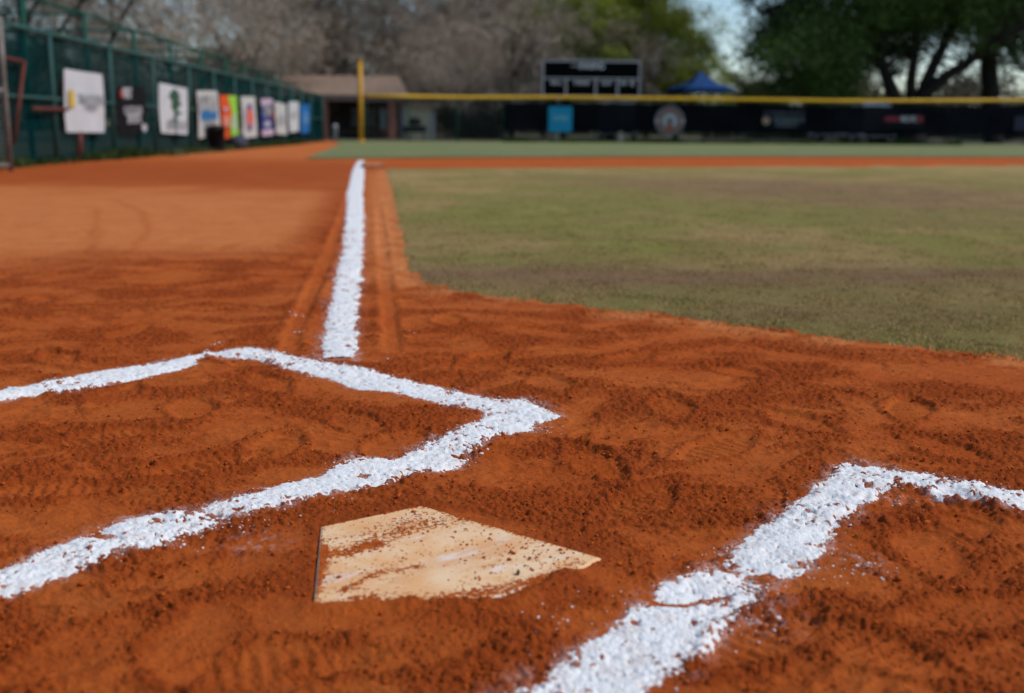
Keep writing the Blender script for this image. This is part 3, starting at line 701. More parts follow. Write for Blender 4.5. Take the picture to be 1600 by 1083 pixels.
# ------------------------------------------------------------------ writing
def text_mesh(txt, size, mt, name, parent, M, ext=.002, sx=1.0):
    cu = bpy.data.curves.new('tmp', 'FONT'); cu.body = txt; cu.size = size; cu.extrude = ext; cu.align_x = 'CENTER'; cu.align_y = 'CENTER'; cu.offset = size*.02
    t = bpy.data.objects.new('tmp', cu); COL.objects.link(t)
    me = bpy.data.meshes.new_from_object(t.evaluated_get(bpy.context.evaluated_depsgraph_get()))
    bpy.data.objects.remove(t); me.transform(Matrix.Diagonal((sx, 1, 1, 1))); me.transform(M)
    me.name = name
    o = link(name, me, mt, parent); return o
def flat(name, pts, mt, parent, M, th=.004):   # a flat shape in the sign's own plane (x right, y up), with thickness
    n = len(pts); V = [M @ Vector((p[0], p[1], 0)) for p in pts]+[M @ Vector((p[0], p[1], th)) for p in pts]
    mb = MB(); mb.add(V, [tuple(range(n, 2*n)), tuple(range(n-1, -1, -1))]+[(i, (i+1) % n, n+(i+1) % n, n+i) for i in range(n)])
    return mb.build(name, mt, parent)
def rect(x0, x1, y0, y1): return [(x0, y0), (x1, y0), (x1, y1), (x0, y1)]
def disc(cx, cy, rx, ry, n=28): return [(cx+rx*math.cos(2*math.pi*k/n), cy+ry*math.sin(2*math.pi*k/n)) for k in range(n)]
def paint(name, c, rough=.6): return mat(name, c, rough, tuple(k*.9 for k in c), 3, spec=.3)
P_WHITE = paint('white_vinyl', (.58, .59, .60)); P_GOLD = paint('gold_ink', (.62, .42, .07)); P_GREY = paint('grey_ink', (.33, .34, .36)); P_BLACK = mat('black_vinyl', (.010, .010, .012), .8, None, 3, spec=.1)
P_RED = paint('red_ink', (.45, .03, .03)); P_LGREY = paint('pale_ink', (.45, .45, .46)); P_DGREEN = paint('green_ink', (.03, .09, .05)); P_BLUE = paint('blue_ink', (.02, .15, .36))
P_ORANGE = paint('orange_vinyl', (.72, .09, .012)); P_LIME = paint('lime_vinyl', (.30, .62, .06)); P_NAVY = paint('navy_vinyl', (.02, .035, .22)); P_PINK = paint('pink_ink', (.55, .40, .50))
P_BRIGHT = paint('bright_blue_vinyl', (.008, .13, .38)); P_CYAN = paint('cyan_vinyl', (.006, .30, .52)); P_RUST = paint('rust_ink', (.33, .10, .05)); P_CREAM = paint('cream_vinyl', (.55, .535, .50))

def banner(px0, px1, yt, yb, mt, label, art):
    """a banner tied to the field side of the left fence; art(root, M, w, h) adds what is printed on it"""
    s0, _ = on_fence(px0, (yt+yb)/2); s1, _ = on_fence(px1, (yt+yb)/2); _, z1 = on_fence((px0+px1)/2, yt); _, z0 = on_fence((px0+px1)/2, yb)
    w_, h_ = s1-s0, z1-z0; c = fpt((s0+s1)/2, z0, .085)
    root = empty('banner', c); tag(root, label, 'banner', 'sponsor banners on the left fence')
    M = Matrix.Rotation(fang, 4, 'Z') @ Matrix.Rotation(math.pi/2, 4, 'X') @ Matrix.Translation((0, h_/2, 0)) @ Matrix.Rotation(math.radians(1.6*math.sin(px0)), 4, 'Z')
    # a slightly rippled, round-cornered sheet
    nx, ny = 14, 12; V = []; ph = px0*.37
    for k in range(2):
        for j in range(ny+1):
            for i in range(nx+1):
                u, v = i/nx*2-1, j/ny*2-1; rc = .12
                ux = u*(1-.02*(abs(v) > .93)); V.append(M @ Vector((ux*w_/2, v*h_/2, .022*math.sin(u*4+ph+v*1.5)*(1-v*v*.3)+(.006 if k else 0))))
    n0 = (nx+1)*(ny+1); Fc = []
    for j in range(ny):
        for i in range(nx):
            a = j*(nx+1)+i; Fc.append((n0+a, n0+a+1, n0+a+nx+2, n0+a+nx+1)); Fc.append((a, a+nx+1, a+nx+2, a+1))
    mb = MB(); mb.add(V, Fc); mb.build('sheet', mt, root, True)
    art(root, M @ Matrix.Translation((0, 0, .034)), w_, h_)
    return root
def art1(r, M, w, h):
    flat('emblem', rect(-.44*w, -.30*w, -.10*h, .17*h), P_GOLD, r, M); text_mesh('SMACDON', .145*w, P_GREY, 'lettering', r, M @ Matrix.Translation((.13*w, .04*h, 0)), sx=.95)
    text_mesh('BUILDERS', .075*w, P_GREY, 'lettering', r, M @ Matrix.Translation((.13*w, -.08*h, 0)))
def art2(r, M, w, h):
    text_mesh('FIRST', .17*w, P_WHITE, 'lettering', r, M @ Matrix.Translation((-.2*w, .33*h, 0)), sx=.8); text_mesh('OUTDOOR', .13*w, P_LGREY, 'lettering', r, M @ Matrix.Translation((-.02*w, -.03*h, 0)))
    text_mesh('SPORTS', .16*w, P_WHITE, 'lettering', r, M @ Matrix.Translation((0, -.2*h, 0)), sx=.9); flat('emblem', disc(.36*w, -.40*h, .10*w, .09*h), P_LGREY, r, M); flat('stripe', rect(-.45*w, -.36*w, .26*h, .40*h), P_RED, r, M)
def art3(r, M, w, h):
    a = [(0, .44), (.10, .40), (.2, .30), (.14, .22), (.24, .12), (.1, .06), (.06, -.02), (.3, -.05), (.06, -.1), (.03, -.2), (.16, -.24), (-.25, -.24), (-.08, -.2), (-.04, -.05), (-.16, .06), (-.1, .16), (-.22, .26), (-.12, .38)]
    flat('tree_emblem', [(x*w, y*h) for x, y in a], P_DGREEN, r, M); text_mesh('LANDSCAPE', .13*w, P_GREY, 'lettering', r, M @ Matrix.Translation((.05*w, -.32*h, 0)))
    flat('fold', rect(-.02*w, .02*w, -.49*h, -.26*h), P_DGREEN, r, M @ Matrix.Translation((0, 0, -.003)))
def art4(r, M, w, h):
    text_mesh('AQUA', .3*w, P_GREY, 'lettering', r, M @ Matrix.Translation((-.05*w, .2*h, 0))); flat('wave', [(-.4*w, -.12*h), (.35*w, -.12*h), (.35*w, .08*h), (.1*w, .02*h), (-.1*w, .09*h), (-.4*w, .06*h)], P_BLUE, r, M)
    text_mesh('POOLS', .2*w, P_GREY, 'lettering', r, M @ Matrix.Translation((0, -.25*h, 0)))
def art5(r, M, w, h):
    flat('lime_panel', [(.05*w, -.49*h), (.49*w, -.49*h), (.49*w, .49*h), (-.08*w, .49*h), (.16*w, .1*h), (.02*w, -.2*h)], P_LIME, r, M @ Matrix.Translation((0, 0, -.004)))
    flat('emblem', disc(-.25*w, .18*h, .12*w, .05*h), P_PINK, r, M); flat('panel', rect(-.42*w, -.02*w, -.22*h, .02*h), paint('salmon_ink', (.68, .25, .18)), r, M); flat('figure', [(.12*w, -.28*h), (.4*w, -.3*h), (.36*w, .12*h), (.2*w, .0*h)], P_LGREY, r, M)
def art6(r, M, w, h):
    flat('ring', disc(0, 0, .28*w, .33*h), P_PINK, r, M @ Matrix.Translation((0, 0, -.006))); flat('ring_inner', disc(0, 0, .17*w, .26*h), P_ORANGE, r, M)
    flat('cap', [(-.15*w, .2*h), (.15*w, .2*h), (.08*w, .32*h), (-.08*w, .32*h)], P_NAVY, r, M @ Matrix.Translation((0, 0, .003))); flat('foot', disc(0, -.25*h, .12*w, .06*h, 12), P_NAVY, r, M @ Matrix.Translation((0, 0, .003)))
def art7(r, M, w, h):
    flat('top_band', rect(-.5*w, .5*w, .34*h, .495*h), P_PINK, r, M); flat('bottom_band', rect(-.5*w, .5*w, -.495*h, -.33*h), P_PINK, r, M); flat('emblem', disc(-.02*w, -.18*h, .27*w, .09*h), P_LGREY, r, M); text_mesh('TEAM', .3*w, P_LGREY, 'lettering', r, M @ Matrix.Translation((0, .16*h, 0)))
    flat('stripe', rect(.38*w, .48*w, -.1*h, .2*h), P_RED, r, M)
def art8(r, M, w, h):
    flat('emblem', disc(0, .1*h, .1*w, .07*h), P_GREY, r, M); text_mesh('DENTAL', .18*w, P_LGREY, 'lettering', r, M @ Matrix.Translation((0, -.08*h, 0)))
def art9(r, M, w, h):
    text_mesh('REALTY', .2*w, P_LGREY, 'lettering', r, M @ Matrix.Translation((0, .05*h, 0)))
def art10(r, M, w, h):
    text_mesh('BANK', .26*w, paint('sky_ink', (.15, .35, .6)), 'lettering', r, M @ Matrix.Translation((0, -.05*h, 0))); flat('emblem', disc(0, .2*h, .2*w, .06*h), paint('sky_ink', (.1, .3, .55)), r, M)
banner(94, 154, 112, 207, P_WHITE, 'large white round-cornered banner with gold mark and grey lettering, nearest on the left fence', art1)
banner(178, 221, 134, 208, P_BLACK, 'black banner with white lettering on the left fence', art2)
banner(244, 287, 134, 209, P_WHITE, 'white banner with a dark green tree mark on the left fence', art3)
banner(303, 337, 142, 214, P_CREAM, 'white banner with a blue wave and grey lettering beside the orange and lime one', art4)
banner(340, 365, 149, 216, P_ORANGE, 'orange and lime green banner on the left fence', art5)
banner(373, 396, 151, 215, P_CREAM, 'white banner with an orange oval mark topped in navy', art6)
banner(403, 421, 154, 212, P_NAVY, 'navy blue banner with pale bands at its top and foot', art7)
banner(426, 444, 161, 210, P_CREAM, 'off-white banner with a small grey round mark, just right of the navy one', art8)
banner(448, 463, 159, 206, P_WHITE, 'plain white banner with faint lettering, next to the bright blue one', art9)
banner(466, 480, 163, 208, P_BRIGHT, 'bright blue banner, farthest along the left fence', art10)

# black bin and bag at the foot of the left fence
bs, _ = on_fence(318, 240)
binr = empty('trash_bin', fpt(bs, 0, .35)); binr.scale = (.68, .68, .66); tag(binr, 'black plastic trash bin standing at the foot of the left fence', 'trash bin')
mb = MB(); L_ = [(0.27, 0), (.30, .1), (.34, .85), (.36, .86), (.36, .90)]
def lathe(mb, prof, n=20, c=(0, 0, 0)):
    V = [(c[0]+r*math.cos(2*math.pi*k/n), c[1]+r*math.sin(2*math.pi*k/n), c[2]+z) for r, z in prof for k in range(n)]
    mb.add(V, [(i*n+k, i*n+(k+1) % n, (i+1)*n+(k+1) % n, (i+1)*n+k) for i in range(len(prof)-1) for k in range(n)]+[tuple(range(n-1, -1, -1)), tuple((len(prof)-1)*n+k for k in range(n))])
lathe(mb, L_); mb.build('body', P_BLACK, binr, True)
mb = MB(); lathe(mb, [(.37, .905), (.37, .94), (.30, 1.0), (.12, 1.03)]); mb.build('lid', P_BLACK, binr, True)
bs2, _ = on_fence(357, 232)
bag = empty('duffel_bag', fpt(bs2, 0, .3), fang); bag.scale = (.75, .75, .75); tag(bag, 'blue-grey duffel bag lying under the orange and lime banner', 'bag')
mb = MB(); prof = [(.02, -.55), (.22, -.52), (.27, -.3), (.28, 0), (.27, .3), (.22, .52), (.02, .55)]
V = [(z*1.1, r*math.cos(2*math.pi*k/14), .27+r*math.sin(2*math.pi*k/14)) for r, z in prof for k in range(14)]
mb.add(V, [(i*14+k, i*14+(k+1) % 14, (i+1)*14+(k+1) % 14, (i+1)*14+k) for i in range(6) for k in range(14)]); mb.build('body', mat('bag_cloth', (.05, .06, .09), .8, (.03, .035, .05), 9), bag, True)
mb = MB(); mb.tube([(-.25, -.12, .5), (-.2, -.1, .72), (.2, -.1, .72), (.25, -.12, .5)], .02, 6); mb.build('handle', P_LGREY, bag, True)

# ------------------------------------------------------------------ foul pole, third base, outfield fence
M_YEL = mat('yellow_paint', (.72, .36, .02), .5, (.62, .30, .02), 4)
M_YTUBE = mat('yellow_fence_cap', (.82, .47, .012), .5, (.70, .38, .010), 1.5)
p0 = Vector(gp(564.5, 222.3)); D = (p0-Vector(CAM)).dot(Vector(_F)); top = Vector(at(563, 97, D))
pole = empty('foul_pole', tuple(p0)); tag(pole, 'tall yellow foul pole at the far end of the chalk foul line', 'foul pole')
mb = MB(); mb.tube([(0, 0, 0), (0, 0, top.z)], .095, 14); mb.build('pole', M_YEL, pole, True)
mb = MB(); lathe(mb, [(.18, 0), (.18, .06), (.13, .10)]); mb.build('base_collar', M_YEL, pole, True)
mb = MB(); lathe(mb, [(.112, top.z-.01), (.112, top.z+.03), (.05, top.z+.06)]); mb.build('cap', M_YEL, pole, True)
tb = Vector(gp(583, 261.5)); base = empty('third_base', tuple(tb), .12); tag(base, 'small pale base bag lying on the clay at the far end of the foul line', 'base')
mb = MB(); mb.box((0, 0, .035), (.36, .36, .06), 0, .02); mb.build('bag', mat('base_canvas', (.62, .30, .15), .8, (.52, .20, .08), 12), base)
mb = MB(); mb.box((0, 0, .012), (.42, .42, .012)); mb.build('anchor_skirt', mat('base_skirt', (.45, .14, .05), .8), base)

OFX = [(572, 222.2, 146), (640, 222.3, 147.5), (715, 222.5, 149), (787, 222.8, 149), (860, 223.2, 149), (930, 223.8, 149.5), (1000, 224.3, 150.5), (1100, 225.2, 151.5), (1200, 226, 153), (1300, 226.8, 154.5), (1400, 227.4, 154.5), (1500, 227.9, 154), (1600, 228.4, 153.5), (1760, 229.4, 153.5), (1950, 231, 154)]
OP = []
for px, yb, yt in OFX:
    b = Vector(gp(px, yb)); D = (b-Vector(CAM)).dot(Vector(_F)); t = Vector(at(px, yt, D)); OP.append((b, t.z, D))
of = empty('outfield_fence', tuple(OP[0][0])); tag(of, 'outfield chain link fence with yellow top tube and long black windscreen', 'fence')
for i in range(len(OP)-1):
    b0_, z0_, _ = OP[i]; b1_, z1_, _ = OP[i+1]
    n_ = max(1, round((b1_-b0_).length/2.4))
    for k in range(n_):
        q = b0_.lerp(b1_, k/n_); z_ = z0_+(z1_-z0_)*k/n_
        if i >= 3 and k % 2: continue
        mb = MB(); mb.tube([(q.x, q.y+.05, 0), (q.x, q.y+.05, z_)], .03, 6); put(mb, 'post', M_GREEN, of, True)
mb = MB(); mb.tube([(b.x, b.y, z-.10) for b, z, _ in OP], .072, 10); put(mb, 'yellow_cap', M_YTUBE, of, True)
mb = MB()
for i in range(len(OP)-1): chain(mb, OP[i][0][:2], OP[i+1][0][:2], .03, min(OP[i][1], OP[i+1][1])-.1, .15 if i < 4 else .2, .002)
put(mb, 'chain_link', M_WIRE, of)
mb = MB(); V = []; Fc = []; sc_ = []
for i in range(3, len(OP)-1):
    for k in range(8): sc_.append((OP[i][0].lerp(OP[i+1][0], k/8), OP[i][1]+(OP[i+1][1]-OP[i][1])*k/8))
for i, (b, z) in enumerate(sc_):
    for j in range(5):
        zz = .52+(z-.34-.52)*j/4+(.02*math.sin(i*1.7) if j in (0, 4) else 0); V.append((b.x, b.y-.05-.015*math.sin(i*.9+j), zz))
for i in range(len(sc_)-1):
    for j in range(4): a = i*5+j; Fc.append((a, a+5, a+6, a+1))
mb.add(V, Fc); put(mb, 'windscreen', mat('black_windscreen', (.006, .007, .010), .95, (.004, .005, .007), 1.2, alpha=.98, spec=.0), of, True)
weeds('weeds', (OP[3][0].x, OP[3][0].y-.1), (OP[11][0].x, OP[11][0].y-.1), 7000, .3, [mat('weed_dark', (.04, .08, .02), .8, None, 2, trans=.3), mat('weed_bright', (.08, .15, .02), .8, None, 2, trans=.3)], 'weeds along the foot of the outfield fence', .08)
weeds('weeds', (-4.2, 24), (-1.9, 47.5), 2000, .18, [mat('weed_dry', (.10, .10, .04), .8, None, 2, trans=.3), mat('weed_faded', (.12, .13, .05), .8, None, 2, trans=.3)], 'sparse weeds along the far foot of the left fence', .1)

def of_sign(px0, px1, py0, py1):
    pc = (px0+px1)/2; i = max(0, [k for k in range(len(OFX)) if OFX[k][0] <= pc][-1]); t = (pc-OFX[i][0])/(OFX[i+1][0]-OFX[i][0])
    b = OP[i][0].lerp(OP[i+1][0], t); dv = OP[i+1][0]-OP[i][0]; a = math.atan2(dv.y, dv.x); D = OP[i][2]+(OP[i+1][2]-OP[i][2])*t
    nv = np.array([-dv.y, dv.x, 0])/dv.length; d_ = ray(pc, (py0+py1)/2); B0 = np.array([b.x, b.y-.05, 0])-nv*(.10 if nv[1] > 0 else -.10)
    D = ((B0-CAM)@nv)/(d_@nv); k = D/F_PX; w_ = (px1-px0)*k; h_ = (py1-py0)*k; c = CAM+d_*D
    return (c[0], c[1], 0), Matrix.Translation((0, 0, c[2])) @ Matrix.Rotation(a, 4, 'Z') @ Matrix.Rotation(math.pi/2, 4, 'X'), w_, h_
def sign(box_, label, mt, shape=None):
    loc, M, w_, h_ = of_sign(*box_); r = empty('banner', loc); tag(r, label, 'banner', 'signs on the outfield fence')
    flat('sheet', shape(w_, h_) if shape else rect(-w_/2, w_/2, -h_/2, h_/2), mt, r, M, .02)
    return r, M @ Matrix.Translation((0, 0, .024)), w_, h_
r, M, w_, h_ = sign((857, 894, 167, 206), 'square cyan blue sign with pale lettering on the outfield windscreen', P_CYAN)
text_mesh('SWIM', .3*w_, paint('pale_cyan_ink', (.25, .5, .62)), 'lettering', r, M @ Matrix.Translation((0, .04*h_, 0)), sx=.8)
r, M, w_, h_ = sign((1023, 1070, 166, 212), 'round grey and rust emblem on the outfield windscreen', paint('slate_vinyl', (.15, .16, .18)), lambda a, b: disc(0, 0, a/2, b/2, 40))
for k, (f_, m_) in enumerate([(.80, P_RUST), (.66, paint('slate_ink', (.16, .18, .20))), (.48, P_LGREY), (.22, paint('slate_ink', (.12, .13, .15)))]): flat('ring', disc(0, 0, w_/2*f_, h_/2*f_, 36), m_, r, M @ Matrix.Translation((0, 0, .004*k)))
flat('emblem', disc(0, -.2*h_, .13*w_, .11*h_, 16), P_RUST, r, M @ Matrix.Translation((0, 0, .02)))
flat('star', disc(-.42*w_, 0, .06*w_, .07*h_, 10), P_LGREY, r, M @ Matrix.Translation((0, 0, .02))); flat('star', disc(.42*w_, 0, .06*w_, .07*h_, 10), P_LGREY, r, M @ Matrix.Translation((0, 0, .02)))
r, M, w_, h_ = sign((1190, 1260, 171, 205), 'dark banner with a small tan disc and blue-grey lettering on the outfield windscreen', mat('charcoal_vinyl', (.008, .010, .013), .95, None, 3, spec=0.))
flat('emblem', disc(-.4*w_, -.03*h_, .085*w_, .18*h_, 16), paint('tan_ink', (.34, .24, .17)), r, M); P_SL = paint('steel_ink', (.13, .16, .19))
text_mesh('COMMUNITY', .155*w_, paint('dim_ink', (.045, .06, .075)), 'lettering', r, M @ Matrix.Translation((0, .28*h_, 0))); text_mesh('INSURANCE', .13*w_, P_SL, 'lettering', r, M @ Matrix.Translation((.1*w_, .02*h_, 0))); text_mesh('AGENCY', .13*w_, P_SL, 'lettering', r, M @ Matrix.Translation((.06*w_, -.2*h_, 0)))
r, M, w_, h_ = sign((1378, 1448, 178, 201), 'black banner with a white word between two dark red marks on the outfield windscreen', mat('charcoal_vinyl', (.008, .010, .013), .95, None, 3, spec=0.))
flat('red_bar', rect(-.49*w_, -.14*w_, -.02*h_, .30*h_), paint('crimson_ink', (.14, .006, .018)), r, M); flat('red_mark', disc(.38*w_, .14*h_, .08*w_, .24*h_, 12), paint('crimson_ink', (.14, .006, .018)), r, M); text_mesh('MOVE', .175*w_, paint('grey_white_ink', (.36, .38, .41)), 'lettering', r, M @ Matrix.Translation((.09*w_, .13*h_, 0)), sx=.8)
r, M, w_, h_ = sign((1583, 1640, 182, 204), 'dark navy banner at the right edge of the outfield windscreen', paint('deep_navy_vinyl', (.006, .010, .035)))

# ------------------------------------------------------------------ scoreboard
DS = 51.6; k = DS/F_PX; c = at(924, 123.5, DS); sb = empty('scoreboard', (c[0], c[1], 0)); tag(sb, 'dark scoreboard with grey frame and white panel lettering above the outfield fence', 'scoreboard')
MS = Matrix.Translation((0, 0, c[2])) @ Matrix.Rotation(-YAW*.6, 4, 'Z') @ Matrix.Rotation(math.pi/2, 4, 'X')
W_, H2 = 153*k, 56*k
P_FR = paint('grey_frame', (.42, .42, .45)); P_SBW = paint('scoreboard_white', (.66, .70, .72))
flat('panel', rect(-W_/2, W_/2, -H2/2, H2/2), mat('scoreboard_black', (.005, .006, .007), .95, None, 3, spec=0.), sb, MS @ Matrix.Translation((0, 0, -.25)), .25)
def bar(nm, x0, x1, y0, y1, th=.05, z=.003, m=P_FR): flat(nm, rect(x0*W_, x1*W_, y0*H2, y1*H2), m, sb, MS @ Matrix.Translation((0, 0, z)), th)
bar('frame', -.505, .505, .46, .51); bar('frame', -.505, .505, -.51, -.45); bar('frame', -.505, -.488, -.45, .46); bar('frame', .488, .505, -.45, .46)
bar('frame', -.488, .488, -.01, .03)
for x in (-.26, .045, .27): bar('divider', x-.010, x+.010, -.45, -.01)
for tx, x, y, s_, sx in [('INNING', 0, .34, .62, .72), ('BALL', -.36, -.115, .42, .75), ('STRIKE', -.10, -.115, .42, .75), ('OUT', .155, -.115, .42, .75), ('H', .33, -.115, .50, 1.0), ('E', .42, -.115, .50, 1.0)]:
    text_mesh(tx, s_*.36*H2, P_SBW, 'lettering', sb, MS @ Matrix.Translation((x*W_, y*H2, .058)), .004, sx*1.25)
bar('dash', -.21, -.12, .33, .36, .01, .055, P_FR)
for sx in (-.33, .33):
    q = MS @ Vector((sx*W_, 0, -.35)); mb = MB(); mb.box((q.x, q.y, (c[2]-.1)/2+.2), (.16, .16, c[2]+.3)); mb.build('post', P_FR, sb)

# ------------------------------------------------------------------ canopies behind the fence
P_TENT = mat('blue_canopy_cloth', (.005, .07, .28), .8, (.004, .055, .22), 1.5, trans=.15)
def canopy(px, py_top, py_eave, wpx, D, label):
    k = D/F_PX; c = at(px, py_top, D); w_ = wpx*k/2; zt = c[2]; ze = zt-(py_eave-py_top)*k
    r = empty('canopy_tent', (c[0], c[1], 0), .1); tag(r, label, 'canopy tent', 'blue canopy tents beyond the outfield fence')
    mb = MB(); V = [(0, 0, zt)]; n = 8; ring1 = []
    for lvl, (f_, g_) in enumerate([(.18, .28), (.5, .72), (1, 1.0)]):
        for q in range(16):
            a = 2*math.pi*q/16; s_ = 1/max(abs(math.cos(a)), abs(math.sin(a))); V.append((math.cos(a)*s_*w_*f_, math.sin(a)*s_*w_*f_, zt-(zt-ze)*g_))
    for q in range(16): V.append((V[33+q][0], V[33+q][1], ze-.22))
    Fc = [(0, 1+q, 1+(q+1) % 16) for q in range(16)]+[(1+l*16+q, 1+(l+1)*16+q, 1+(l+1)*16+(q+1) % 16, 1+l*16+(q+1) % 16) for l in range(3) for q in range(16)]
    mb.add(V, Fc); mb.build('roof', P_TENT, r)
    for sx in (-1, 1):
        for sy in (-1, 1): mb = MB(); mb.tube([(sx*w_*.97, sy*w_*.97, 0), (sx*w_*.97, sy*w_*.97, ze-.02)], .03, 6); mb.build('leg', P_GREY, r)
canopy(1095, 111, 138, 82, 66, 'large bright blue peaked canopy tent right of the scoreboard')
canopy(1155, 146, 152, 20, 92, 'tiny blue canopy tent just right of the large blue one')
canopy(1203, 141, 151, 26, 90, 'small dark blue canopy tent by the edge of the dark oak')

# ------------------------------------------------------------------ parked vans showing over the fence
def van(px, D, label, rz, mt):
    c = at(px, 200, D); r = empty('parked_van', (c[0], c[1], 0), rz); tag(r, label, 'van', 'vans parked beyond the outfield fence')
    prof = [(-2.5, .35), (-2.5, 1.0), (-2.42, 1.55), (-2.25, 2.02), (-1.9, 2.12), (.9, 2.12), (1.25, 1.98), (1.9, 1.30), (2.45, 1.12), (2.58, .8), (2.58, .35)]; n = len(prof)
    mb = MB(); V = []
    for yy, ins in ((-.98, .12), (-.90, 0), (.90, 0), (.98, .12)):
        for x, z in prof: V.append((x*(1-.0), yy*(1-.10*max(0, (z-1.1))), z))
    mb.add(V, [(j*n+i, j*n+(i+1) % n, (j+1)*n+(i+1) % n, (j+1)*n+i) for j in range(3) for i in range(n)]+[tuple(range(n-1, -1, -1)), tuple(3*n+i for i in range(n))]); mb.build('body', mt, r)
    gl = mat('dark_glass', (.02, .025, .03), .15, spec=.5)
    mb = MB(); mb.add([(1.30, -.78, 1.95), (1.30, .78, 1.95), (1.90, .86, 1.36), (1.90, -.86, 1.36)], [(0, 3, 2, 1)]); o = mb.build('windscreen', gl, r); o.location = (.02, 0, .015)
    for s_ in (-1, 1):
        for x0, x1 in ((-2.1, -1.0), (-.85, .15), (.3, 1.2)):
            mb = MB(); mb.box(((x0+x1)/2, s_*.925, 1.62), (x1-x0, .05, .52), 0, .02); mb.build('window', gl, r)
        for x in (-1.6, 1.65):
            mb = MB(); mb.tube([(x, s_*.78, .34), (x, s_*1.0, .34)], .34, 18); w0 = mb.build('wheel', P_BLACK, r, False)
            mb = MB(); mb.tube([(x, s_*1.0, .34), (x, s_*1.012, .34)], .19, 14); mb.build('rim', P_LGREY, w0)
        mb = MB(); mb.box((2.56, s_*.68, .85), (.05, .3, .16), 0, .015); mb.build('headlight', P_WHITE, r)
    mb = MB(); mb.box((-2.5, 0, .5), (.12, 1.8, .2), 0, .03); mb.build('bumper', P_BLACK, r)
P_CAR = mat('white_car_paint', (.55, .56, .57), .3, (.5, .5, .5), 3, spec=.5)
van(1330, 60, 'white van parked behind the outfield fence, left one of the pair below the dark oak', 1.75, P_CAR)
van(1368, 61, 'white van parked behind the outfield fence, right one of the pair below the dark oak', 1.7, P_CAR)
van(965, 62, 'pale van parked behind the fence just under the scoreboard', 1.35, mat('beige_car_paint', (.42, .41, .37), .35, None, 3, spec=.5))

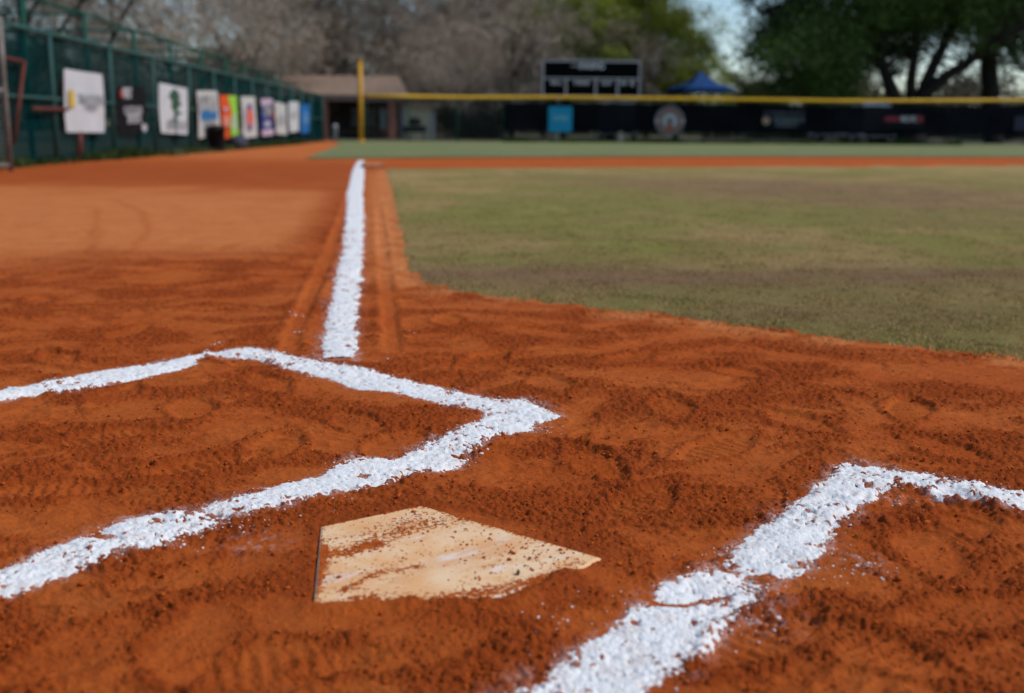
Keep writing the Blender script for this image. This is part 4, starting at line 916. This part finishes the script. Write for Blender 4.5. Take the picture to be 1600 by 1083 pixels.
# ------------------------------------------------------------------ clubhouse
def clubhouse():
    D = 58.0; k = D/F_PX
    def X(px): return (px-560)*k
    c = at(560, 222, D); r = empty('clubhouse', (c[0], c[1], 0), -YAW*.4); tag(r, 'low brick clubhouse with wide brown roof and dark porch behind the foul pole', 'building')
    def Z(py): return .69+(197.5-py)*k
    brick = mat('red_brick', (.36, .15, .10), .85, (.25, .10, .07), 6, .01, 30); roofm = mat('brown_shingle', (.29, .20, .145), .9, (.23, .155, .11), 3, .02, 12)
    ze, zt = Z(160), Z(119)
    mb = MB(); x0, x1 = X(425), X(640); f0 = -1.2; dp = 7.0
    V = [(x0, f0, ze), (x1, f0, ze), (x1, f0+dp, ze), (x0, f0+dp, ze), (x0, f0, ze+.28), (x1, f0, ze+.28), (x1, f0+dp, ze+.28), (x0, f0+dp, ze+.28), (x0+.5, f0+dp*.45, zt), (x1-.6, f0+dp*.45, zt)]
    mb.add(V, [(3, 2, 1, 0), (0, 1, 5, 4), (1, 2, 6, 5), (2, 3, 7, 6), (3, 0, 4, 7), (4, 5, 9, 8), (6, 7, 8, 9), (5, 6, 9), (7, 4, 8)]); rf = mb.build('roof', roofm, r)
    mb = MB(); mb.box(((x0+x1)/2, f0-.04, ze+.13), (x1-x0+.1, .06, .30)); mb.build('fascia', mat('fascia_brown', (.18, .12, .095), .7), rf)
    zw = ze
    mb = MB(); mb.box(((x0+x1)/2, 2.6, zw/2), (x1-x0-.6, .25, zw-.01)); mb.build('wall', mat('porch_wall', (.045, .035, .03), .9), r)
    for px in (512, 614): mb = MB(); mb.box((X(px), f0+.35, zw/2-.003), (.42 if px > 600 else .30, .42, zw-.006)); mb.build('brick_column', brick, r)
    mb = MB(); mb.box((X(600), 1.4, zw*.42), (.5, .3, zw*.84)); mb.build('brick_pier', brick, r)
    for px, w_ in ((573, .8), (556, .7)):
        mb = MB(); mb.box((X(px), 2.44, 1.15), (w_, .06, .8)); wn = mb.build('window', mat('pale_window', (.10, .13, .13), .4), r); mb = MB()
        mb.box((X(px), 2.42, 1.57), (w_+.1, .08, .05)); mb.box((X(px), 2.42, .73), (w_+.1, .08, .05)); mb.build('frame', P_GREY, wn)
    mb = MB(); mb.box((X(600), f0+.9, 1.05), (.33, .04, 1.0)); mb.build('notice_panel', paint('pale_green_paint', (.20, .27, .25)), r)
    mb = MB(); mb.box((X(560), f0+1.0, .4), (2.2, .35, .06)); mb.box((X(535), f0+1.0, .2), (.06, .3, .34)); mb.box((X(585), f0+1.0, .2), (.06, .3, .34)); mb.build('porch_bench', mat('bench_wood', (.11, .08, .06), .8), r)
    # beige annex
    a0, a1 = X(632), X(674); mb = MB(); mb.box(((a0+a1)/2, .6, Z(168)/2), (a1-a0, 2.6, Z(168)-.004)); mb.build('annex', mat('beige_siding', (.55, .50, .34), .85, (.48, .44, .30), 2), r)
    mb = MB(); mb.box((a0-.12, -.74, Z(168)/2), (.2, .08, Z(168)-.01)); mb.build('trim', paint('grey_trim', (.20, .20, .20)), r)
    mb = MB(); mb.box((a1+.08, -.74, Z(168)/2), (.2, .08, Z(168)-.01)); mb.build('trim', paint('grey_trim', (.25, .27, .27)), r)
    mb = MB(); mb.box(((a0+a1)/2+.1, .5, Z(166)), (a1-a0+.7, 3.2, .12)); mb.build('annex_roof', roofm, r)
    g = empty('barbecue_grill', tuple(r.matrix_world @ Vector((0, 0, 0)))); q = at(648, 220, D-1.6); g.location = (q[0], q[1], 0); tag(g, 'black covered grill standing in front of the beige wall', 'grill')
    mb = MB(); V = []; pr = [(.0, .72), (.28, .74), (.34, .86), (.33, 1.0), (.22, 1.1), (.02, 1.14)]
    lathe(mb, pr[::1], 16); mb.build('bowl', P_BLACK, g, True)
    mb = MB(); mb.box((0, 0, .55), (1.15, .5, .3), 0, .05); mb.build('body', P_BLACK, g)
    for sx in (-.45, .45):
        for sy in (-.18, .18): mb = MB(); mb.tube([(sx, sy, 0), (sx, sy, .45)], .025, 6); mb.build('leg', P_BLACK, g)
clubhouse()
q = gp(524, 222); bl = empty('bollard', (q[0]-.0, 52.5, 0)); bl.location = tuple(Vector(at(524, 215, 54))[:2])+(0,); tag(bl, 'short pale post in the shade of the porch', 'bollard')
mb = MB(); lathe(mb, [(.11, 0), (.11, .62), (.13, .64), (.12, .70), (.03, .76)]); mb.build('shaft', P_LGREY, bl, True)

# ------------------------------------------------------------------ trees
def branches(seed, height, spread, levels, kids, r0, trunk_h, droop=0.0, start=None, lean=(0, 0), twig=.7, nlimbs=4):
    """recursive limbs; returns tube paths (thick) and twig segments (thin)"""
    R = random.Random(seed); paths = []; twigs = []
    def grow(p, d, L, r, lv):
        n = 4 if lv < 3 else 3; pts = [p]; rs = [r]; q = p; dd = d
        for i in range(n):
            dd = (dd+Vector((R.gauss(0, .16), R.gauss(0, .16), R.gauss(.05-droop*(lv > 1)*.35, .12)))).normalized()
            q = q+dd*(L/n); pts.append(q); rs.append(r*(1-.55*(i+1)/n))
        (paths if r > .022 else twigs).append((pts, rs))
        if lv >= levels: return
        for c in range(kids[min(lv, len(kids)-1)]):
            t = R.uniform(.3, 1.0); i = min(n-1, int(t*n)); b = pts[i].lerp(pts[i+1], t*n-i)
            ax = Vector((R.gauss(0, 1), R.gauss(0, 1), R.gauss(.15, .6)-droop*(lv > 1))).normalized(); nd = (dd*.75+ax*.85).normalized()
            grow(b, nd, L*R.uniform(.5, .75), max(rs[i]*R.uniform(.4, .6), .006), lv+1)
    base = Vector((0, 0, -.3)); t1 = Vector((lean[0], lean[1], trunk_h))
    paths.append(([base, base.lerp(t1, .5)+Vector((R.uniform(-.1, .1), 0, 0)), t1], [r0*1.25, r0*1.02, r0*.9]))
    for i in range(nlimbs):
        a = 2*math.pi*(i+R.uniform(-.25, .25))/nlimbs; up_ = R.uniform(.55, 1.2)
        grow(t1, Vector((math.cos(a)*spread, math.sin(a)*spread, up_)).normalized(), (height-trunk_h)*R.uniform(.45, .65), r0*R.uniform(.5, .7), 0)
    return paths, twigs
def thick_mesh(paths):
    mb = MB()
    for pts, rs in paths: mb.tube(pts, rs, 8 if rs[0] > .12 else 5 if rs[0] > .05 else 4, False)
    return mb
def twig_mesh(twigs, wmin=.012):
    V = []; Fc = []; n = 0
    for pts, rs in twigs:
        for i in range(len(pts)-1):
            a, b = np.array(pts[i]), np.array(pts[i+1]); d = b-a; s = np.cross(d, [rnd.gauss(0, 1), rnd.gauss(0, 1), rnd.gauss(0, 1)]); s = s/(np.linalg.norm(s)+1e-9); ra, rb = max(rs[i], wmin), max(rs[i+1], wmin*.7)
            V += [a-s*ra, a+s*ra, b+s*rb, b-s*rb]; Fc.append((n, n+1, n+2, n+3)); n += 4
    return np.array(V), np.array(Fc)
def leaf_cloud(centers, per, sig, size, seed):
    R = np.random.default_rng(seed); n = len(centers)*per
    c = np.repeat(np.array(centers), per, 0); sg = np.repeat(R.uniform(.6, 1.35, len(centers))*sig, per)[:, None]
    p = c+R.normal(size=(n, 3))*sg*np.array([1, 1, .75])
    a = R.normal(size=(n, 3)); a /= np.linalg.norm(a, axis=1)[:, None]; b = np.cross(a, R.normal(size=(n, 3))); b /= np.linalg.norm(b, axis=1)[:, None]
    s = R.uniform(.55, 1.3, (n, 1))*size
    V = np.stack([p-a*s, p+b*s*.5, p+a*s, p-b*s*.5], 1).reshape(-1, 3); Fc = np.arange(n*4).reshape(-1, 4)
    return V, Fc
M_BARK = mat('grey_bark', (.085, .070, .058), .95, (.045, .036, .03), 4, .02, 14)
M_DBARK = mat('dark_bark', (.022, .018, .014), .95, (.012, .010, .008), 4, .02, 14)
M_TWIG = mat('bare_twigs', (.50, .40, .31), .95, (.36, .285, .215), .6)
M_TWIG2 = mat('brown_twigs', (.36, .28, .20), .95, (.24, .19, .135), .6)
M_LOLIVE = mat('olive_leaves', (.28, .33, .04), .7, (.10, .13, .018), .45, trans=.4, spec=.2)
M_LDARK = mat('dark_oak_leaves', (.085, .155, .035), .7, (.03, .06, .014), .5, trans=.25, spec=.15)
M_LMID = mat('mid_green_leaves', (.085, .11, .025), .7, (.045, .06, .016), .5, trans=.3, spec=.2)
M_LBROWN = mat('dry_leaves', (.15, .12, .08), .9, (.08, .07, .045), .5, trans=.2, spec=.1)

def make_tree(name, seed, kind, **k):
    r = empty(name, (0, 0, 0))
    if kind == 'bare':
        paths, twigs = branches(seed, k.get('h', 12), k.get('spread', .9), 5, [5, 5, 5, 5, 4], .20, k.get('th', 2.2), k.get('droop', .1), nlimbs=k.get('nl', 5))
        thick_mesh(paths).build('trunk', M_BARK, r, True)
        R = random.Random(seed+5); 
        if len(twigs) > 14000: twigs = R.sample(twigs, 14000)
        V, Fc = twig_mesh(twigs, .011); link('crown', np_mesh('crown', V, Fc), k.get('tm', M_TWIG), r)
    else:
        paths, twigs = branches(seed, k.get('h', 12), k.get('spread', 1.0), 3, [5, 4, 4], k.get('r0', .32), k.get('th', 2.5), k.get('droop', 0), nlimbs=k.get('nl', 5))
        thick_mesh(paths).build('trunk', k.get('bark', M_DBARK), r, True)
        R = random.Random(seed+9); cen = [p[0][-1] for p in paths[1:]+twigs]; R.shuffle(cen); cen = cen[:k.get('nc', 230)]
        V, Fc = leaf_cloud([tuple(c) for c in cen], k.get('per', 190), k.get('sig', .42), k.get('ls', .085), seed)
        link('crown', np_mesh('crown', V, Fc), k.get('lm', M_LMID), r)
    return r
def place(r, px, D, rz, s, label, cat='tree', group=None, copy=True):
    o = copy_tree(r) if copy else r
    c = at(px, 197, D); o.location = (c[0], c[1], 0); o.rotation_euler = (0, 0, rz); o.scale = (s, s, s)
    tag(o, label, cat, group); return o
b1 = make_tree('bare_tree', 1, 'bare', h=12); b2 = make_tree('bare_tree', 2, 'bare', h=11, spread=1.2, droop=.35, th=1.6); b3 = make_tree('bare_tree', 3, 'bare', h=13, spread=.7, tm=M_TWIG2)
BG = 'bare trees behind the outfield and the left fence'
used = set()
def bare(r, px, D, rz, s, label):
    place(r, px, D, rz, s, label, 'tree', BG, r.name in used); used.add(r.name)
bare(b1, 150, 44, .3, .95, 'bare grey-brown tree rising over the left fence above the black banner')
bare(b3, 20, 40, 1.4, .9, 'bare brown tree at the left edge behind the green cage frame')
bare(b2, 290, 56, 2.2, 1.05, 'bare tree with spreading limbs above the middle of the left fence')
bare(b3, 395, 64, .9, 1.05, 'bare brown tree behind the far end of the left fence')
bare(b1, 470, 74, 2.6, 1.05, 'slender bare tree standing behind the left end of the clubhouse roof')
bare(b3, 540, 72, 4.0, 1.05, 'bare tree directly behind the yellow foul pole')
bare(b2, 605, 76, 5.1, 1.1, 'bare tree behind the right end of the clubhouse roof')
bare(b2, 738, 62, .0, .66, 'drooping bare tree with a pale trunk just beyond the yellow fence tube')
bare(b1, 670, 70, 1.9, .95, 'bushy bare tree between the clubhouse and the pale trunk')
bare(b2, 800, 63, 3.3, .95, 'dense grey bare tree just left of the scoreboard')
bare(b1, 765, 72, 5.3, 1.15, 'tall bare tree farther back, left of the scoreboard')
bare(b3, 850, 78, 2.2, 1.05, 'bare tree partly hidden behind the scoreboard')

og = make_tree('olive_tree', 21, 'leaf', h=10.5, lm=M_LOLIVE, nc=330, per=230, sig=.45, ls=.085, spread=1.1, th=2.0)
place(og, 955, 64, .4, .92, 'olive green leafy tree rising behind the scoreboard', 'tree', 'green trees beyond the fence', False)
place(og, 1055, 70, 2.8, .6, 'yellow-green rounded tree behind the blue canopy tent', 'tree', 'green trees beyond the fence')
place(og, 880, 74, 4.1, .95, 'olive tree farther back, left of the scoreboard top', 'tree', 'green trees beyond the fence')
dg = make_tree('green_tree', 25, 'leaf', h=9, lm=M_LMID, nc=260, per=190, sig=.5, ls=.10, spread=1.1, th=1.2)
place(dg, 1010, 80, 1.0, .62, 'mid green tree low behind the scoreboard and the tent', 'tree', 'green trees beyond the fence', False)
place(dg, 1180, 84, 2.0, .55, 'mid green tree low between the tent and the dark oak', 'tree', 'green trees beyond the fence')
place(dg, 1290, 80, 3.0, .6, 'mid green tree seen low under the left side of the dark oak', 'tree', 'green trees beyond the fence')
place(dg, 60, 90, 5.0, .9, 'dark green tree behind the near end of the green cage', 'tree', 'green trees beyond the fence')
place(dg, 350, 92, .6, .8, 'green tree deep behind the bare ones above the left fence', 'tree', 'green trees beyond the fence')

# the great dark oak: limbs laid out as they stand, crown grown round them
def oak(px, D, label, limbs, crown, seed, bark=M_DBARK, lm=M_LDARK, per=170, ls=.095, sig=.55):
    c0 = at(px, 197, D); r = empty('live_oak', (c0[0], c0[1], 0)); tag(r, label, 'tree', 'dark live oaks beyond the outfield fence')
    R = random.Random(seed); mb = MB()
    def W(p, dy=0.): q = at(p[0], p[1], D+dy); return Vector((q[0]-c0[0], q[1]-c0[1], q[2]))
    ends = []
    for pts, r0_, r1_, dys in limbs:
        P = [W(p, dys*i/(len(pts)-1)) for i, p in enumerate(pts)]; n = len(P)
        P2 = []
        for i in range(n-1): P2 += [P[i], P[i].lerp(P[i+1], .5)+Vector((R.uniform(-.12, .12), R.uniform(-.1, .1), R.uniform(-.08, .08)))]
        P2.append(P[-1]); mb.tube(P2, [r0_+(r1_-r0_)*i/(len(P2)-1) for i in range(len(P2))], 10, False)
        for i in range(2, len(P2)):
            for _ in range(5):
                a = P2[i]; d = Vector((R.gauss(0, 1), R.gauss(0, 1), R.gauss(.3, .6))).normalized(); L_ = R.uniform(1.2, 3.2); q = a+d*L_*.5+Vector((0, 0, .2)); e = a+d*L_
                mb.tube([a, q, e], [.09, .05, .02], 5, False); ends.append(e)
    mb.build('trunk', bark, r, True)
    cen = []
    for (x0, y0, rx, ry, dyc, n_) in crown:
        for _ in range(n_):
            while True:
                u, v, w3 = R.uniform(-1, 1), R.uniform(-1, 1), R.uniform(-1, 1)
                if u*u+v*v+w3*w3 < 1: break
            q = W((x0+u*rx, y0+v*ry), dyc+w3*4.0); cen.append(tuple(q))
    V, Fc = leaf_cloud(cen, per, sig, ls, seed); link('crown', np_mesh('crown', V, Fc), lm, r)
    return r
oak(1425, 58, 'great dark oak with forked limbs on the right side', [
    ([(1425, 225), (1422, 160)], .75, .6, 0), ([(1405, 165), (1385, 120), (1368, 60), (1330, -40)], .38, .16, -1.), ([(1425, 165), (1428, 90), (1432, 10), (1440, -80)], .30, .14, 1.), ([(1435, 165), (1462, 95), (1490, 30), (1530, -80)], .36, .16, .5),
    ([(1435, 160), (1480, 118), (1530, 82), (1600, 40), (1680, 20)], .34, .15, -1.5), ([(1380, 110), (1330, 70), (1260, 40), (1190, 20)], .16, .05, -2)],
    [(1330, -40, 190, 100, 0, 300), (1255, 72, 95, 58, -1, 115), (1310, 80, 60, 50, 1, 60), (1480, -60, 170, 75, 1, 190), (1222, 50, 38, 30, 0, 18), (1270, 130, 70, 28, 1, 36), (1400, 20, 60, 40, 1, 60), (1470, 10, 70, 45, 2, 80), (1400, 70, 50, 30, 3, 26), (1530, 50, 50, 35, 2, 34)], 31)
oak(1560, 60, 'dark oak with a thick straight trunk at the right edge', [
    ([(1552, 230), (1548, 150), (1546, 60), (1550, -40), (1560, -140)], .52, .3, 0), ([(1555, 40), (1600, 110), (1640, 130)], .13, .06, -1), ([(1548, 60), (1500, 0), (1450, -60)], .2, .08, 1), ([(1550, 20), (1610, -30), (1700, -60)], .2, .08, 0)],
    [(1570, -70, 150, 85, 0, 200), (1640, 20, 80, 60, 0, 70), (1530, 20, 50, 30, 0, 40), (1590, 60, 40, 40, 2, 20)], 33, lm=M_LDARK)

# far woodland that reads as one mass, and the hedge behind the clubhouse
def mass(name, spans, mt, seed, label, ls=.16, per=60, sig=.8):
    R = random.Random(seed); cen = []
    for (p0_, p1_, D0, D1, h0, h1, n_) in spans:
        for _ in range(n_):
            t = R.random(); D = R.uniform(D0, D1); c = at(p0_+(p1_-p0_)*t, 197, D); cen.append((c[0], c[1], R.random()**.8*(h0+(h1-h0)*t)*(.8+.3*math.sin(t*23)+.12*math.sin(t*71))))
    V, Fc = leaf_cloud(cen, per, sig, ls, seed); V[:, 2] = np.maximum(V[:, 2], .02)
    o = link(name, np_mesh(name, V, Fc), mt); return tag(o, label, 'woodland', kind='stuff')
mass('woodland', [(-300, 480, 98, 118, 5.5, 7.5, 800), (480, 900, 98, 118, 9, 8, 700)], M_LBROWN, 41, 'far brown wood behind the left fence and the clubhouse', .2, 60)
mass('woodland', [(-300, 900, 112, 126, 6, 6, 500), (850, 1100, 100, 116, 4.5, 3.8, 300), (1100, 2000, 100, 120, 3.4, 3.8, 900)], M_LMID, 43, 'far green wood low behind the outfield fence', .2, 60)
mass('woodland', [(1270, 2000, 100, 118, 5.6, 6.4, 600)], M_LBROWN, 47, 'far brown wood seen under the dark oaks at the right', .2, 60)
mass('hedge', [(690, 790, 60, 61.5, 1.6, 1.7, 80), (1100, 1700, 70, 74, 1.2, 1.2, 260)], mat('hedge_leaves', (.014, .03, .014), .8, (.008, .018, .01), 1), 45, 'dark hedge beyond the outfield fence', .07, 170, .3)
